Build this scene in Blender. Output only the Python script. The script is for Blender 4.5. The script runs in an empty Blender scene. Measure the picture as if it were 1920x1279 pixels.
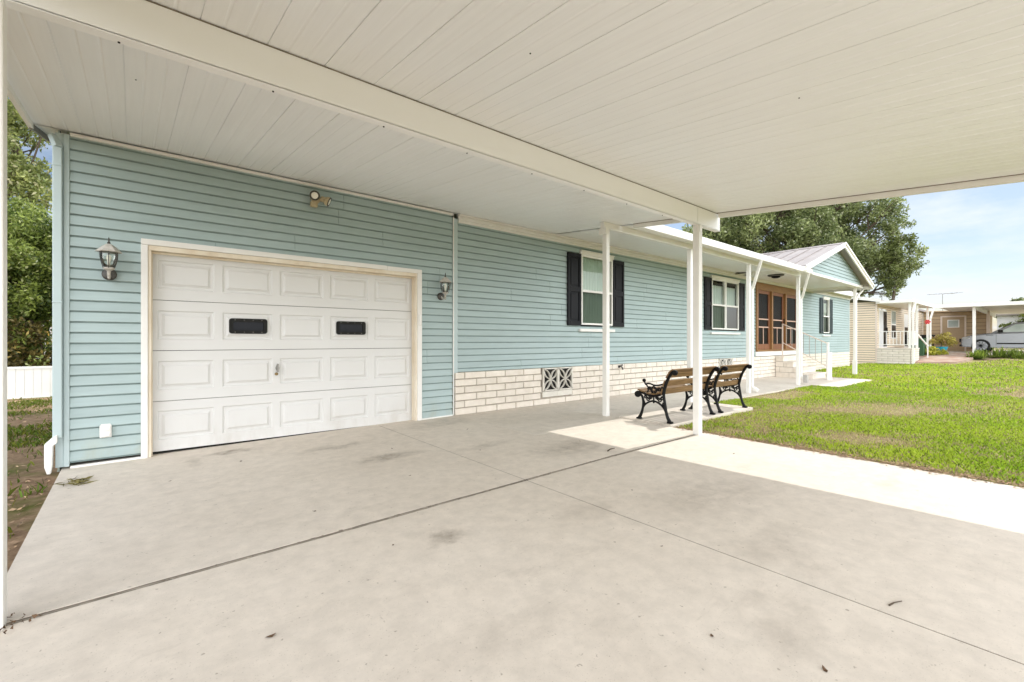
import bpy, bmesh, math, random
import numpy as np
from mathutils import Vector
R = math.radians
rng = np.random.default_rng(7)
random.seed(5)
sc = bpy.context.scene
COL = sc.collection

# ------------------------------------------------------------------ materials
def nodes_of(name):
    m = bpy.data.materials.new(name); m.use_nodes = True
    nt = m.node_tree; b = nt.nodes['Principled BSDF']
    return m, nt, b
def rgb(c): return (c[0], c[1], c[2], 1.0)
def noise(nt, scale, detail=4.0, rough=0.55, vec=None):
    n = nt.nodes.new('ShaderNodeTexNoise'); n.inputs['Scale'].default_value = scale
    n.inputs['Detail'].default_value = detail; n.inputs['Roughness'].default_value = rough
    if vec is not None: nt.links.new(vec, n.inputs['Vector'])
    return n
def ramp(nt, src, stops):
    r = nt.nodes.new('ShaderNodeValToRGB'); cr = r.color_ramp
    while len(cr.elements) > len(stops): cr.elements.remove(cr.elements[-1])
    while len(cr.elements) < len(stops): cr.elements.new(0.5)
    for e, (p, c) in zip(cr.elements, stops):
        e.position = p; e.color = rgb(c) if hasattr(c, '__len__') else (c, c, c, 1)
    nt.links.new(src, r.inputs['Fac']); return r
def mixc(nt, fac, a, b, mode='MIX'):
    m = nt.nodes.new('ShaderNodeMix'); m.data_type = 'RGBA'; m.blend_type = mode
    def put(sock, v):
        if hasattr(v, 'is_output'): nt.links.new(v, sock)
        elif hasattr(v, '__len__'): sock.default_value = rgb(v)
        else: sock.default_value = v
    put(m.inputs[0], fac); put(m.inputs[6], a); put(m.inputs[7], b)
    return m.outputs[2]
def objco(nt, scale=(1, 1, 1)):
    t = nt.nodes.new('ShaderNodeTexCoord'); mp = nt.nodes.new('ShaderNodeMapping')
    mp.inputs['Scale'].default_value = scale
    nt.links.new(t.outputs['Object'], mp.inputs['Vector']); return mp.outputs['Vector']
def bump(nt, b, src, strength=0.2, dist=0.01):
    bm = nt.nodes.new('ShaderNodeBump'); bm.inputs['Strength'].default_value = strength
    bm.inputs['Distance'].default_value = dist
    nt.links.new(src, bm.inputs['Height']); nt.links.new(bm.outputs['Normal'], b.inputs['Normal'])
def pm(name, c1, c2=None, scale=3.0, rough=0.5, spec=0.4, metal=0.0, bmp=0.0, bscale=60, stretch=(1, 1, 1), island=0.0, rr=0.0):
    m, nt, b = nodes_of(name)
    b.inputs['Roughness'].default_value = rough; b.inputs['Metallic'].default_value = metal
    b.inputs['Specular IOR Level'].default_value = spec
    if c2 is None: c2 = tuple(x * 0.9 for x in c1)
    v = objco(nt, stretch)
    n = noise(nt, scale, 5, 0.6, v)
    r = ramp(nt, n.outputs['Fac'], [(0.3, c1), (0.7, c2)])
    out = r.outputs['Color']
    if island > 0:
        g = nt.nodes.new('ShaderNodeNewGeometry')
        rp = ramp(nt, g.outputs['Random Per Island'], [(0, 1 - island), (1, 1.0)])
        out = mixc(nt, 1.0, out, rp.outputs['Color'], 'MULTIPLY')
    nt.links.new(out, b.inputs['Base Color'])
    if rr > 0:
        q = ramp(nt, noise(nt, scale * 2.3, 3, 0.5, v).outputs['Fac'], [(0.3, max(0.0, rough - rr)), (0.7, min(1, rough + rr))])
        nt.links.new(q.outputs['Color'], b.inputs['Roughness'])
    if bmp > 0: bump(nt, b, noise(nt, bscale, 4, 0.6, v).outputs['Fac'], bmp, 0.01)
    return m
M = {}
STAINS = [(.85, 5.72, .30, .12, .75), (.45, 5.55, .10, .25, .45), (1.75, 5.2, .45, .14, .55), (2.05, 4.4, .42, .13, .8), (3.05, 4.15, .35, .10, .4), (3.75, 3.5, .55, .30, .6), (1.52, 2.44, .16, .10, .7),
          (3.5, 1.75, .75, .42, .36), (3.0, 1.1, .5, .22, .22), (2.5, 2.2, .35, .2, .22), (3.3, 5.6, .9, .25, .35), (5.2, 5.5, 1.2, .35, .4), (1.2, 1.5, .35, .12, .22), (2.15, .75, .3, .14, .3), (4.9, .9, .28, .13, .3)]
def stain_mask(nt, v):
    """oil drips, tyre rubs and damp marks lying on the slab: ragged ellipses"""
    warp = noise(nt, 3.2, 5, .65, v); w2 = nt.nodes.new('ShaderNodeVectorMath'); w2.operation = 'MULTIPLY_ADD'
    w2.inputs[1].default_value = (.5, .5, 0); nt.links.new(warp.outputs['Color'], w2.inputs[0]); nt.links.new(v, w2.inputs[2])
    acc = None
    for (x, y, rx, ry, k) in STAINS:
        sb = nt.nodes.new('ShaderNodeVectorMath'); sb.operation = 'SUBTRACT'; sb.inputs[1].default_value = (x + .25, y + .25, 0); nt.links.new(w2.outputs[0], sb.inputs[0])
        ml = nt.nodes.new('ShaderNodeVectorMath'); ml.operation = 'MULTIPLY'; ml.inputs[1].default_value = (1 / rx, 1 / ry, 0); nt.links.new(sb.outputs[0], ml.inputs[0])
        ln = nt.nodes.new('ShaderNodeVectorMath'); ln.operation = 'LENGTH'; nt.links.new(ml.outputs[0], ln.inputs[0])
        mr = nt.nodes.new('ShaderNodeMapRange'); mr.interpolation_type = 'SMOOTHSTEP'; mr.inputs['From Min'].default_value = 1.25; mr.inputs['From Max'].default_value = 0.1
        mr.inputs['To Max'].default_value = k; nt.links.new(ln.outputs['Value'], mr.inputs['Value'])
        if acc is None: acc = mr.outputs['Result']
        else:
            mxn = nt.nodes.new('ShaderNodeMath'); mxn.operation = 'MAXIMUM'; nt.links.new(acc, mxn.inputs[0]); nt.links.new(mr.outputs['Result'], mxn.inputs[1]); acc = mxn.outputs[0]
    br = ramp(nt, noise(nt, 7, 5, .7, v).outputs['Fac'], [(.35, .25), (.65, .95)])
    f = nt.nodes.new('ShaderNodeMath'); f.operation = 'MULTIPLY'; nt.links.new(acc, f.inputs[0]); nt.links.new(br.outputs['Color'], f.inputs[1])
    return f.outputs[0]
def concrete(name, c1, c2, dark, seed=0.0):
    m, nt, b = nodes_of(name)
    b.inputs['Roughness'].default_value = 0.85; b.inputs['Specular IOR Level'].default_value = 0.25
    t = nt.nodes.new('ShaderNodeTexCoord'); mp = nt.nodes.new('ShaderNodeMapping')
    mp.inputs['Location'].default_value = (seed, seed * .7, 0)
    nt.links.new(t.outputs['Object'], mp.inputs['Vector']); v = mp.outputs['Vector']
    st = nt.nodes.new('ShaderNodeMapping'); st.inputs['Scale'].default_value = (0.7, 1.5, 1); nt.links.new(v, st.inputs['Vector'])
    big = ramp(nt, noise(nt, 0.75, 6, 0.62, v).outputs['Fac'], [(0.34, c1), (0.66, c2)])
    # tyre rubs and oil stains: blotches with a shape of their own
    bl = ramp(nt, noise(nt, 1.15, 6, 0.72, st.outputs['Vector']).outputs['Fac'], [(0.585, 0.0), (0.76, 0.3)])
    c = mixc(nt, bl.outputs['Color'], big.outputs['Color'], dark)
    if seed == 0.0: c = mixc(nt, stain_mask(nt, v), c, (0.20, 0.165, 0.13))
    fine = ramp(nt, noise(nt, 9, 6, 0.7, v).outputs['Fac'], [(0.35, 0.90), (0.65, 1.04)])
    c = mixc(nt, 1.0, c, fine.outputs['Color'], 'MULTIPLY')
    scr = nt.nodes.new('ShaderNodeMapping'); scr.inputs['Scale'].default_value = (3, 26, 1); scr.inputs['Rotation'].default_value = (0, 0, .5); nt.links.new(v, scr.inputs['Vector'])
    sm = ramp(nt, noise(nt, 1.0, 5, 0.7, scr.outputs['Vector']).outputs['Fac'], [(0.60, 0.0), (0.72, 0.16)])
    c = mixc(nt, sm.outputs['Color'], c, dark)
    sp2 = ramp(nt, noise(nt, 150, 2, 0.5, v).outputs['Fac'], [(0.66, 0.0), (0.72, 0.45)])
    c = mixc(nt, sp2.outputs['Color'], c, dark)
    spk = ramp(nt, noise(nt, 38, 2, 0.5, v).outputs['Fac'], [(0.71, 0.0), (0.76, 0.7)])
    c = mixc(nt, spk.outputs['Color'], c, dark)
    wsp = ramp(nt, noise(nt, 26, 3, 0.6, v).outputs['Fac'], [(0.62, 0.0), (0.74, 0.35)])
    c = mixc(nt, wsp.outputs['Color'], c, (0.68, 0.62, 0.54))
    nt.links.new(c, b.inputs['Base Color'])
    bump(nt, b, noise(nt, 120, 4, 0.7, v).outputs['Fac'], 0.12, 0.004)
    return m
M['slab'] = concrete('slab_concrete', (0.685, 0.62, 0.54), (0.63, 0.565, 0.485), (0.30, 0.255, 0.205))
M['walk'] = concrete('walk_concrete', (0.68, 0.62, 0.545), (0.60, 0.54, 0.465), (0.27, 0.24, 0.2), 7.3)
M['crack'] = pm('joint_dirt', (0.15, 0.128, 0.10), (0.28, 0.24, 0.195), 9, 0.95, 0.1)
M['jointfill'] = pm('joint_fill', (0.27, 0.235, 0.19), (0.42, 0.37, 0.31), 6, 0.95, 0.1, bmp=0.6, bscale=70)
M['ceil'] = None
def ceiling_mat():
    m, nt, b = nodes_of('cream_enamel')
    v = objco(nt)
    n = ramp(nt, noise(nt, 0.6, 4, 0.6, v).outputs['Fac'], [(0.3, (0.865, 0.88, 0.89)), (0.7, (0.845, 0.855, 0.86))])
    mp = nt.nodes.new('ShaderNodeMapping'); mp.inputs['Scale'].default_value = (40, 1.2, 1); 
    t = nt.nodes.new('ShaderNodeTexCoord'); nt.links.new(t.outputs['Object'], mp.inputs['Vector'])
    s = ramp(nt, noise(nt, 1.0, 3, 0.6, mp.outputs['Vector']).outputs['Fac'], [(0.35, 0.965), (0.65, 1.0)])
    c = mixc(nt, 1.0, n.outputs['Color'], s.outputs['Color'], 'MULTIPLY')
    nt.links.new(c, b.inputs['Base Color'])
    b.inputs['Roughness'].default_value = 0.36; b.inputs['Specular IOR Level'].default_value = 0.4
    bump(nt, b, noise(nt, 14, 3, 0.5, v).outputs['Fac'], 0.03, 0.01)
    return m
M['ceil'] = ceiling_mat()
M['white'] = pm('white_painted_metal', (0.82, 0.81, 0.78), (0.775, 0.76, 0.72), 2.2, 0.4, 0.4, rr=0.08)
M['whiteclean'] = pm('white_vinyl', (0.80, 0.79, 0.76), (0.76, 0.745, 0.71), 1.5, 0.45, 0.4)
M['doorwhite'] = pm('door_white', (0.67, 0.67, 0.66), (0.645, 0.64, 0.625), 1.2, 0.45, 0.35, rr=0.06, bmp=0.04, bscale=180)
M['trimwhite'] = pm('casing_white', (0.79, 0.78, 0.755), (0.74, 0.72, 0.68), 3.0, 0.55, 0.3, bmp=0.05)
M['yellowed'] = pm('yellowed_wood', (0.78, 0.72, 0.61), (0.66, 0.56, 0.42), 5.0, 0.6, 0.25, stretch=(1, 1, 0.4))
def siding_mat(name, a, c, dirt):
    m, nt, b = nodes_of(name)
    v = objco(nt)
    n = ramp(nt, noise(nt, 0.9, 4, 0.6, v).outputs['Fac'], [(0.3, a), (0.7, c)])
    vs = objco(nt, (1.2, 1.2, 9))
    f = ramp(nt, noise(nt, 2.0, 5, 0.65, vs).outputs['Fac'], [(0.3, 0.93), (0.65, 1.03)])
    col = mixc(nt, 1.0, n.outputs['Color'], f.outputs['Color'], 'MULTIPLY')
    g = nt.nodes.new('ShaderNodeNewGeometry')
    rp = ramp(nt, g.outputs['Random Per Island'], [(0, 0.925), (1, 1.0)])
    col = mixc(nt, 1.0, col, rp.outputs['Color'], 'MULTIPLY')
    d = ramp(nt, noise(nt, 3.1, 4, 0.7, v).outputs['Fac'], [(0.62, 0.0), (0.8, 0.28)])
    col = mixc(nt, d.outputs['Color'], col, dirt)
    nt.links.new(col, b.inputs['Base Color'])
    b.inputs['Roughness'].default_value = 0.48; b.inputs['Specular IOR Level'].default_value = 0.35
    bump(nt, b, noise(nt, 3.0, 5, 0.6, objco(nt, (3, 3, 60))).outputs['Fac'], 0.06, 0.004)
    return m
M['siding'] = siding_mat('blue_vinyl', (0.395, 0.49, 0.49), (0.365, 0.46, 0.46), (0.33, 0.42, 0.34))
M['lapshade'] = pm('lap_shade', (0.30, 0.38, 0.375), (0.22, 0.28, 0.27), 5, 0.8, 0.1)  # darker siding tone behind the laps, painting in their shadow lines
M['beamcream'] = pm('beam_enamel', (0.87, 0.875, 0.87), (0.85, 0.85, 0.835), 1.2, 0.4, 0.35, rr=0.06)
M['bluetrim'] = pm('blue_trim', (0.47, 0.56, 0.57), (0.435, 0.525, 0.535), 1.4, 0.45, 0.35)
M['beige'] = siding_mat('beige_vinyl', (0.80, 0.68, 0.53), (0.76, 0.64, 0.49), (0.62, 0.52, 0.38))
M['brownwall'] = siding_mat('tan_boards', (0.46, 0.34, 0.21), (0.42, 0.31, 0.19), (0.3, 0.22, 0.14))
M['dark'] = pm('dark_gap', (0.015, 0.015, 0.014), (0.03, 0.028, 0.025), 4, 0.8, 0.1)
M['brick'] = pm('slump_block', (0.80, 0.74, 0.66), (0.70, 0.64, 0.555), 7, 0.85, 0.2, bmp=0.4, bscale=38, island=0.07)
M['mortar'] = pm('mortar', (0.44, 0.395, 0.335), (0.33, 0.29, 0.24), 9, 0.95, 0.1, bmp=0.4)
M['breeze'] = pm('breeze_block', (0.76, 0.73, 0.66), (0.66, 0.63, 0.56), 9, 0.85, 0.2, bmp=0.3, bscale=60)
M['shutter'] = pm('black_shutter', (0.006, 0.007, 0.010), (0.011, 0.011, 0.014), 5, 0.5, 0.18, bmp=0.1, bscale=90, stretch=(1, 1, .2))
M['shutterg'] = pm('faded_green_shutter', (0.025, 0.04, 0.044), (0.04, 0.055, 0.06), 5, 0.5, 0.2)
def glass_mat(name, tint, refl=0.9, rough=0.03):
    m = bpy.data.materials.new(name); m.use_nodes = True; nt = m.node_tree; nt.nodes.clear()
    o = nt.nodes.new('ShaderNodeOutputMaterial'); mx = nt.nodes.new('ShaderNodeMixShader')
    tr = nt.nodes.new('ShaderNodeBsdfTransparent'); tr.inputs['Color'].default_value = rgb(tint)
    gl = nt.nodes.new('ShaderNodeBsdfGlossy'); gl.inputs['Roughness'].default_value = rough
    gl.inputs['Color'].default_value = (refl, refl, refl, 1)
    fr = nt.nodes.new('ShaderNodeFresnel'); fr.inputs['IOR'].default_value = 1.5
    nt.links.new(fr.outputs['Fac'], mx.inputs['Fac']); nt.links.new(tr.outputs[0], mx.inputs[1]); nt.links.new(gl.outputs[0], mx.inputs[2])
    nt.links.new(mx.outputs[0], o.inputs['Surface']); return m
M['glass'] = glass_mat('window_glass', (0.86, 0.92, 0.88))
M['screen'] = glass_mat('insect_screen', (0.46, 0.51, 0.47), 0.2, 0.3)
M['doorscreen'] = glass_mat('door_screen', (0.30, 0.29, 0.26), 0.25, 0.35)
M['carglass'] = pm('car_glass', (0.34, 0.40, 0.37), (0.50, 0.55, 0.52), 2, 0.04, 0.6)
M['blackglass'] = pm('black_glass', (0.005, 0.006, 0.010), (0.008, 0.009, 0.013), 4, 0.18, 0.12)
M['blackrubber'] = pm('black_rubber', (0.012, 0.012, 0.012), (0.02, 0.02, 0.018), 9, 0.6, 0.15)
M['blind'] = pm('blind_vinyl', (0.62, 0.72, 0.60), (0.55, 0.66, 0.54), 2, 0.5, 0.3)
M['curtain'] = pm('pale_curtain', (0.74, 0.78, 0.70), (0.66, 0.71, 0.63), 3, 0.8, 0.1)
M['redwood'] = pm('stained_redwood', (0.25, 0.10, 0.042), (0.165, 0.06, 0.024), 6, 0.45, 0.35, stretch=(6, 6, .6), bmp=0.1)
M['brownwood'] = pm('brown_framing', (0.30, 0.16, 0.06), (0.20, 0.10, 0.04), 6, 0.5, 0.3, stretch=(.6, 6, 6))
M['muntin'] = pm('pinkish_muntin', (0.58, 0.40, 0.31), (0.5, 0.33, 0.25), 5, 0.5, 0.3)
M['benchwood'] = pm('weathered_slats', (0.30, 0.18, 0.08), (0.15, 0.088, 0.038), 9, 0.6, 0.3, stretch=(.5, 6, 6), bmp=0.25, bscale=25, island=0.25)
M['castiron'] = pm('black_cast_iron', (0.006, 0.006, 0.007), (0.010, 0.010, 0.010), 12, 0.5, 0.14, bmp=0.15)
M['metalroof'] = pm('weathered_roof_metal', (0.34, 0.31, 0.295), (0.24, 0.21, 0.20), 1.3, 0.5, 0.4, stretch=(1, 4, 1))
M['roofwhite'] = pm('white_roof_metal', (0.76, 0.75, 0.73), (0.66, 0.645, 0.62), 1.3, 0.45, 0.4)
M['lanternwhite'] = pm('chalky_metal', (0.55, 0.52, 0.47), (0.36, 0.34, 0.30), 22, 0.6, 0.4)
M['lanterndark'] = pm('dark_bronze', (0.035, 0.033, 0.03), (0.08, 0.075, 0.065), 25, 0.5, 0.5)
M['lanternglass'] = glass_mat('lantern_glass', (0.93, 0.95, 0.93), 1.0, 0.12)
M['floodbeige'] = pm('yellowed_plastic', (0.55, 0.48, 0.33), (0.40, 0.32, 0.19), 14, 0.5, 0.35)
M['lens'] = pm('frosted_lens', (0.86, 0.84, 0.76), (0.80, 0.77, 0.68), 30, 0.3, 0.5)
M['steel'] = pm('dull_steel', (0.34, 0.33, 0.31), (0.24, 0.23, 0.21), 12, 0.4, 0.5, metal=0.7)
M['grayrail'] = pm('gray_rail', (0.42, 0.40, 0.37), (0.33, 0.31, 0.29), 6, 0.5, 0.4)
M['pinkrail'] = pm('cream_rail', (0.72, 0.62, 0.54), (0.66, 0.56, 0.48), 6, 0.5, 0.4)
M['brass'] = pm('old_brass', (0.30, 0.22, 0.10), (0.16, 0.11, 0.05), 16, 0.5, 0.5, metal=0.6)
M['yellowhouse'] = pm('ochre_stucco', (0.62, 0.44, 0.10), (0.54, 0.37, 0.08), 1.5, 0.8, 0.2)
M['redbrick'] = pm('red_paver', (0.30, 0.17, 0.12), (0.42, 0.35, 0.29), 2.2, 0.85, 0.2, bmp=0.3)
M['mulch'] = pm('pinkish_mulch', (0.42, 0.31, 0.23), (0.26, 0.18, 0.12), 9, 0.95, 0.1, bmp=0.6, bscale=30)
M['turquoise'] = pm('turquoise_glaze', (0.02, 0.26, 0.36), (0.03, 0.32, 0.42), 5, 0.2, 0.5)
M['greenbin'] = pm('green_plastic', (0.03, 0.085, 0.04), (0.04, 0.10, 0.045), 3, 0.45, 0.4)
M['red'] = pm('red_plastic', (0.62, 0.03, 0.03), (0.5, 0.02, 0.03), 6, 0.4, 0.4)
M['silver'] = pm('silver_paint', (0.30, 0.31, 0.33), (0.27, 0.28, 0.30), 2, 0.25, 0.5, metal=0.45)
M['bark'] = pm('bark', (0.13, 0.10, 0.075), (0.07, 0.055, 0.04), 7, 0.95, 0.1, bmp=0.6, bscale=18, stretch=(1, 1, .3))
M['soilfence'] = M['whiteclean']
M['paleb'] = pm('pale_building', (0.62, 0.62, 0.63), (0.57, 0.57, 0.58), 1, 0.7, 0.2)
M['lamp'] = pm('headlamp_lens', (0.12, 0.12, 0.12), (0.5, 0.5, 0.48), 14, 0.1, 0.6)

def attr_mat(name, rough=0.55, trans=0.25, spec=0.25):
    m, nt, b = nodes_of(name)
    a = nt.nodes.new('ShaderNodeAttribute'); a.attribute_name = 'tint'
    nt.links.new(a.outputs['Color'], b.inputs['Base Color'])
    b.inputs['Roughness'].default_value = rough; b.inputs['Specular IOR Level'].default_value = spec
    if trans > 0:
        t = nt.nodes.new('ShaderNodeBsdfTranslucent'); mx = nt.nodes.new('ShaderNodeMixShader')
        mx.inputs['Fac'].default_value = trans
        nt.links.new(a.outputs['Color'], t.inputs['Color'])
        o = nt.nodes['Material Output']
        nt.links.new(b.outputs[0], mx.inputs[1]); nt.links.new(t.outputs[0], mx.inputs[2]); nt.links.new(mx.outputs[0], o.inputs['Surface'])
    return m
M['leaf'] = attr_mat('leaf', 0.42, 0.38, 0.4)
M['grass'] = attr_mat('grass_blade', 0.55, 0.3, 0.2)
M['litter'] = attr_mat('dry_litter', 0.8, 0.0, 0.15)

def lawn_patch(nt, v):
    """dry patches of the lawn, 0 green .. 1 straw"""
    a = noise(nt, 0.55, 5, 0.62, v)
    return ramp(nt, a.outputs['Fac'], [(0.46, 0.0), (0.66, 1.0)])
def lawn_mat():
    m, nt, b = nodes_of('turf')
    v = objco(nt)
    g = ramp(nt, noise(nt, 22, 5, 0.7, v).outputs['Fac'], [(0.3, (0.15, 0.14, 0.045)), (0.5, (0.28, 0.26, 0.09)), (0.75, (0.40, 0.36, 0.15))])
    d = ramp(nt, noise(nt, 30, 5, 0.7, v).outputs['Fac'], [(0.3, (0.24, 0.18, 0.105)), (0.7, (0.50, 0.40, 0.26))])
    c = mixc(nt, lawn_patch(nt, v).outputs['Color'], g.outputs['Color'], d.outputs['Color'])
    nt.links.new(c, b.inputs['Base Color']); b.inputs['Roughness'].default_value = 0.9
    b.inputs['Specular IOR Level'].default_value = 0.1
    bump(nt, b, noise(nt, 60, 5, 0.75, v).outputs['Fac'], 0.9, 0.03)
    return m
M['lawn'] = lawn_mat()
def soil_mat():
    m, nt, b = nodes_of('yard_soil')
    v = objco(nt)
    d = ramp(nt, noise(nt, 9, 6, 0.75, v).outputs['Fac'], [(0.3, (0.20, 0.13, 0.08)), (0.55, (0.42, 0.285, 0.18)), (0.75, (0.56, 0.43, 0.29))])
    g = ramp(nt, noise(nt, 25, 4, 0.7, v).outputs['Fac'], [(0.3, (0.09, 0.12, 0.02)), (0.7, (0.19, 0.21, 0.05))])
    k = ramp(nt, noise(nt, 0.8, 4, 0.6, v).outputs['Fac'], [(0.5, 0.0), (0.6, 0.9)])
    c = mixc(nt, k.outputs['Color'], d.outputs['Color'], g.outputs['Color'])
    nt.links.new(c, b.inputs['Base Color']); b.inputs['Roughness'].default_value = 0.95
    b.inputs['Specular IOR Level'].default_value = 0.1
    bump(nt, b, noise(nt, 35, 6, 0.8, v).outputs['Fac'], 1.0, 0.04)
    return m
M['soil'] = soil_mat()
M['farground'] = pm('far_grass', (0.12, 0.15, 0.03), (0.17, 0.19, 0.05), 0.3, 0.95, 0.1)

# ------------------------------------------------------------------ mesh helpers
class MB:
    def __init__(s): s.v = []; s.f = []; s.m = []
    def face(s, pts, m=0):
        i = len(s.v); s.v += [tuple(p) for p in pts]; s.f.append(list(range(i, i + len(pts)))); s.m.append(m)
    def box(s, x0, x1, y0, y1, z0, z1, m=0):
        i = len(s.v)
        s.v += [(x0, y0, z0), (x1, y0, z0), (x1, y1, z0), (x0, y1, z0), (x0, y0, z1), (x1, y0, z1), (x1, y1, z1), (x0, y1, z1)]
        for q in ((0, 3, 2, 1), (4, 5, 6, 7), (0, 1, 5, 4), (1, 2, 6, 5), (2, 3, 7, 6), (3, 0, 4, 7)):
            s.f.append([i + k for k in q]); s.m.append(m)
    def prism(s, poly, fn, a, b, m=0):
        """poly: list of 2-d points, fn(p, t) -> 3-d point; extruded from t=a to t=b"""
        i = len(s.v); n = len(poly)
        s.v += [fn(p, a) for p in poly] + [fn(p, b) for p in poly]
        s.f.append([i + k for k in range(n)][::-1]); s.m.append(m)
        s.f.append([i + n + k for k in range(n)]); s.m.append(m)
        for k in range(n):
            l = (k + 1) % n
            s.f.append([i + k, i + l, i + n + l, i + n + k]); s.m.append(m)
    def bar(s, p0, p1, w, h, up=(0, 0, 1), m=0):
        p0 = Vector(p0); p1 = Vector(p1); d = (p1 - p0).normalized(); u = Vector(up)
        if abs(d.dot(u)) > 0.98: u = Vector((0, 1, 0))
        a = d.cross(u).normalized(); b = a.cross(d).normalized()
        i = len(s.v)
        for p in (p0, p1):
            for sa, sb in ((-1, -1), (1, -1), (1, 1), (-1, 1)):
                s.v.append(tuple(p + a * (sa * w / 2) + b * (sb * h / 2)))
        for q in ((0, 1, 2, 3), (7, 6, 5, 4), (0, 4, 5, 1), (1, 5, 6, 2), (2, 6, 7, 3), (3, 7, 4, 0)):
            s.f.append([i + k for k in q]); s.m.append(m)
    def tube(s, pts, r, n=8, m=0, closed=False, sx=1.0, axis=None):
        """round (or, with sx, flattened) tube along pts; r number or list"""
        P = [Vector(p) for p in pts]; k = len(P); rs = r if hasattr(r, '__len__') else [r] * k
        i = len(s.v); prev = None
        for j in range(k):
            if closed: d = (P[(j + 1) % k] - P[j - 1]).normalized()
            else: d = (P[min(j + 1, k - 1)] - P[max(j - 1, 0)]).normalized()
            u = Vector(axis) if axis is not None else (prev if prev is not None else (Vector((0, 0, 1)) if abs(d.z) < 0.9 else Vector((1, 0, 0))))
            a = (u - d * u.dot(d)).normalized(); b = d.cross(a).normalized(); prev = a
            for q in range(n):
                t = 2 * math.pi * q / n
                s.v.append(tuple(P[j] + a * (math.cos(t) * rs[j] * sx) + b * (math.sin(t) * rs[j])))
        for j in range(k if closed else k - 1):
            j2 = (j + 1) % k
            for q in range(n):
                q2 = (q + 1) % n
                s.f.append([i + j * n + q, i + j * n + q2, i + j2 * n + q2, i + j2 * n + q]); s.m.append(m)
        if not closed:
            s.f.append([i + q for q in range(n)][::-1]); s.m.append(m)
            s.f.append([i + (k - 1) * n + q for q in range(n)]); s.m.append(m)
    def lathe(s, prof, c=(0, 0, 0), n=16, m=0, axis='z'):
        i = len(s.v)
        def pt(r, z, t):
            if axis == 'z': return (c[0] + r * math.cos(t), c[1] + r * math.sin(t), c[2] + z)
            if axis == 'y': return (c[0] + r * math.cos(t), c[1] + z, c[2] + r * math.sin(t))
            return (c[0] + z, c[1] + r * math.cos(t), c[2] + r * math.sin(t))
        for r, z in prof:
            for q in range(n): s.v.append(pt(r, z, 2 * math.pi * q / n))
        for j in range(len(prof) - 1):
            for q in range(n):
                q2 = (q + 1) % n
                s.f.append([i + j * n + q, i + j * n + q2, i + (j + 1) * n + q2, i + (j + 1) * n + q]); s.m.append(m)
        s.f.append([i + q for q in range(n)][::-1]); s.m.append(m)
        s.f.append([i + (len(prof) - 1) * n + q for q in range(n)]); s.m.append(m)
    def ball(s, c, r, m=0, n=10, sq=1.0):
        s.lathe([(max(1e-4, r * math.sin(math.pi * k / 8)), -r * sq * math.cos(math.pi * k / 8)) for k in range(9)], c, n, m)

def tag(o, label=None, cat=None, group=None, kind=None):
    if label: o['label'] = label
    if cat: o['category'] = cat
    if group: o['group'] = group
    if kind: o['kind'] = kind
    return o
def obj(name, mb, mats, parent=None, bevel=0.0, smooth=False, off=True, fixn=True):
    me = bpy.data.meshes.new(name); me.from_pydata(mb.v, [], mb.f)
    mats = mats if isinstance(mats, (list, tuple)) else [mats]
    for m in mats: me.materials.append(m)
    me.polygons.foreach_set('material_index', mb.m)
    if fixn:
        b = bmesh.new(); b.from_mesh(me); bmesh.ops.recalc_face_normals(b, faces=b.faces); b.to_mesh(me); b.free()
    if smooth: me.polygons.foreach_set('use_smooth', [True] * len(me.polygons))
    me.update()
    o = bpy.data.objects.new(name, me); COL.objects.link(o)
    if parent is not None:
        o.parent = parent
        if off:                      # mesh given in world coordinates: cancel the parents' offsets
            q = parent; d = Vector((0, 0, 0))
            while q is not None: d += q.location; q = q.parent
            o.location = -d
    if bevel > 0:
        md = o.modifiers.new('Bevel', 'BEVEL'); md.width = bevel; md.segments = 2; md.limit_method = 'ANGLE'; md.angle_limit = R(40)
    return o
def empty(name, label, cat, loc=(0, 0, 0), rz=0.0, group=None):
    o = bpy.data.objects.new(name, None); COL.objects.link(o); o.location = loc; o.rotation_euler = (0, 0, rz)
    o.empty_display_size = 0.2
    return tag(o, label, cat, group)
def copy_tree(o, parent=None):
    c = o.copy(); COL.objects.link(c)
    if parent is not None: c.parent = parent
    for ch in list(o.children): copy_tree(ch, c)
    return c
def npmesh(name, V, F, tint, mat, parent=None, smooth=False):
    """V (n,3), F (k,m) with constant m, tint (n,3)"""
    me = bpy.data.meshes.new(name); n = len(V); k, mm = F.shape
    me.vertices.add(n); me.vertices.foreach_set('co', V.astype(np.float32).ravel())
    me.loops.add(k * mm); me.loops.foreach_set('vertex_index', F.astype(np.int32).ravel())
    me.polygons.add(k); me.polygons.foreach_set('loop_start', np.arange(0, k * mm, mm, dtype=np.int32))
    me.polygons.foreach_set('loop_total', np.full(k, mm, dtype=np.int32))
    a = me.attributes.new('tint', 'FLOAT_COLOR', 'POINT')
    a.data.foreach_set('color', np.concatenate([tint, np.ones((n, 1))], 1).astype(np.float32).ravel())
    me.materials.append(mat); me.update(calc_edges=True); me.validate()
    o = bpy.data.objects.new(name, me); COL.objects.link(o)
    if parent is not None: o.parent = parent
    return o

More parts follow.
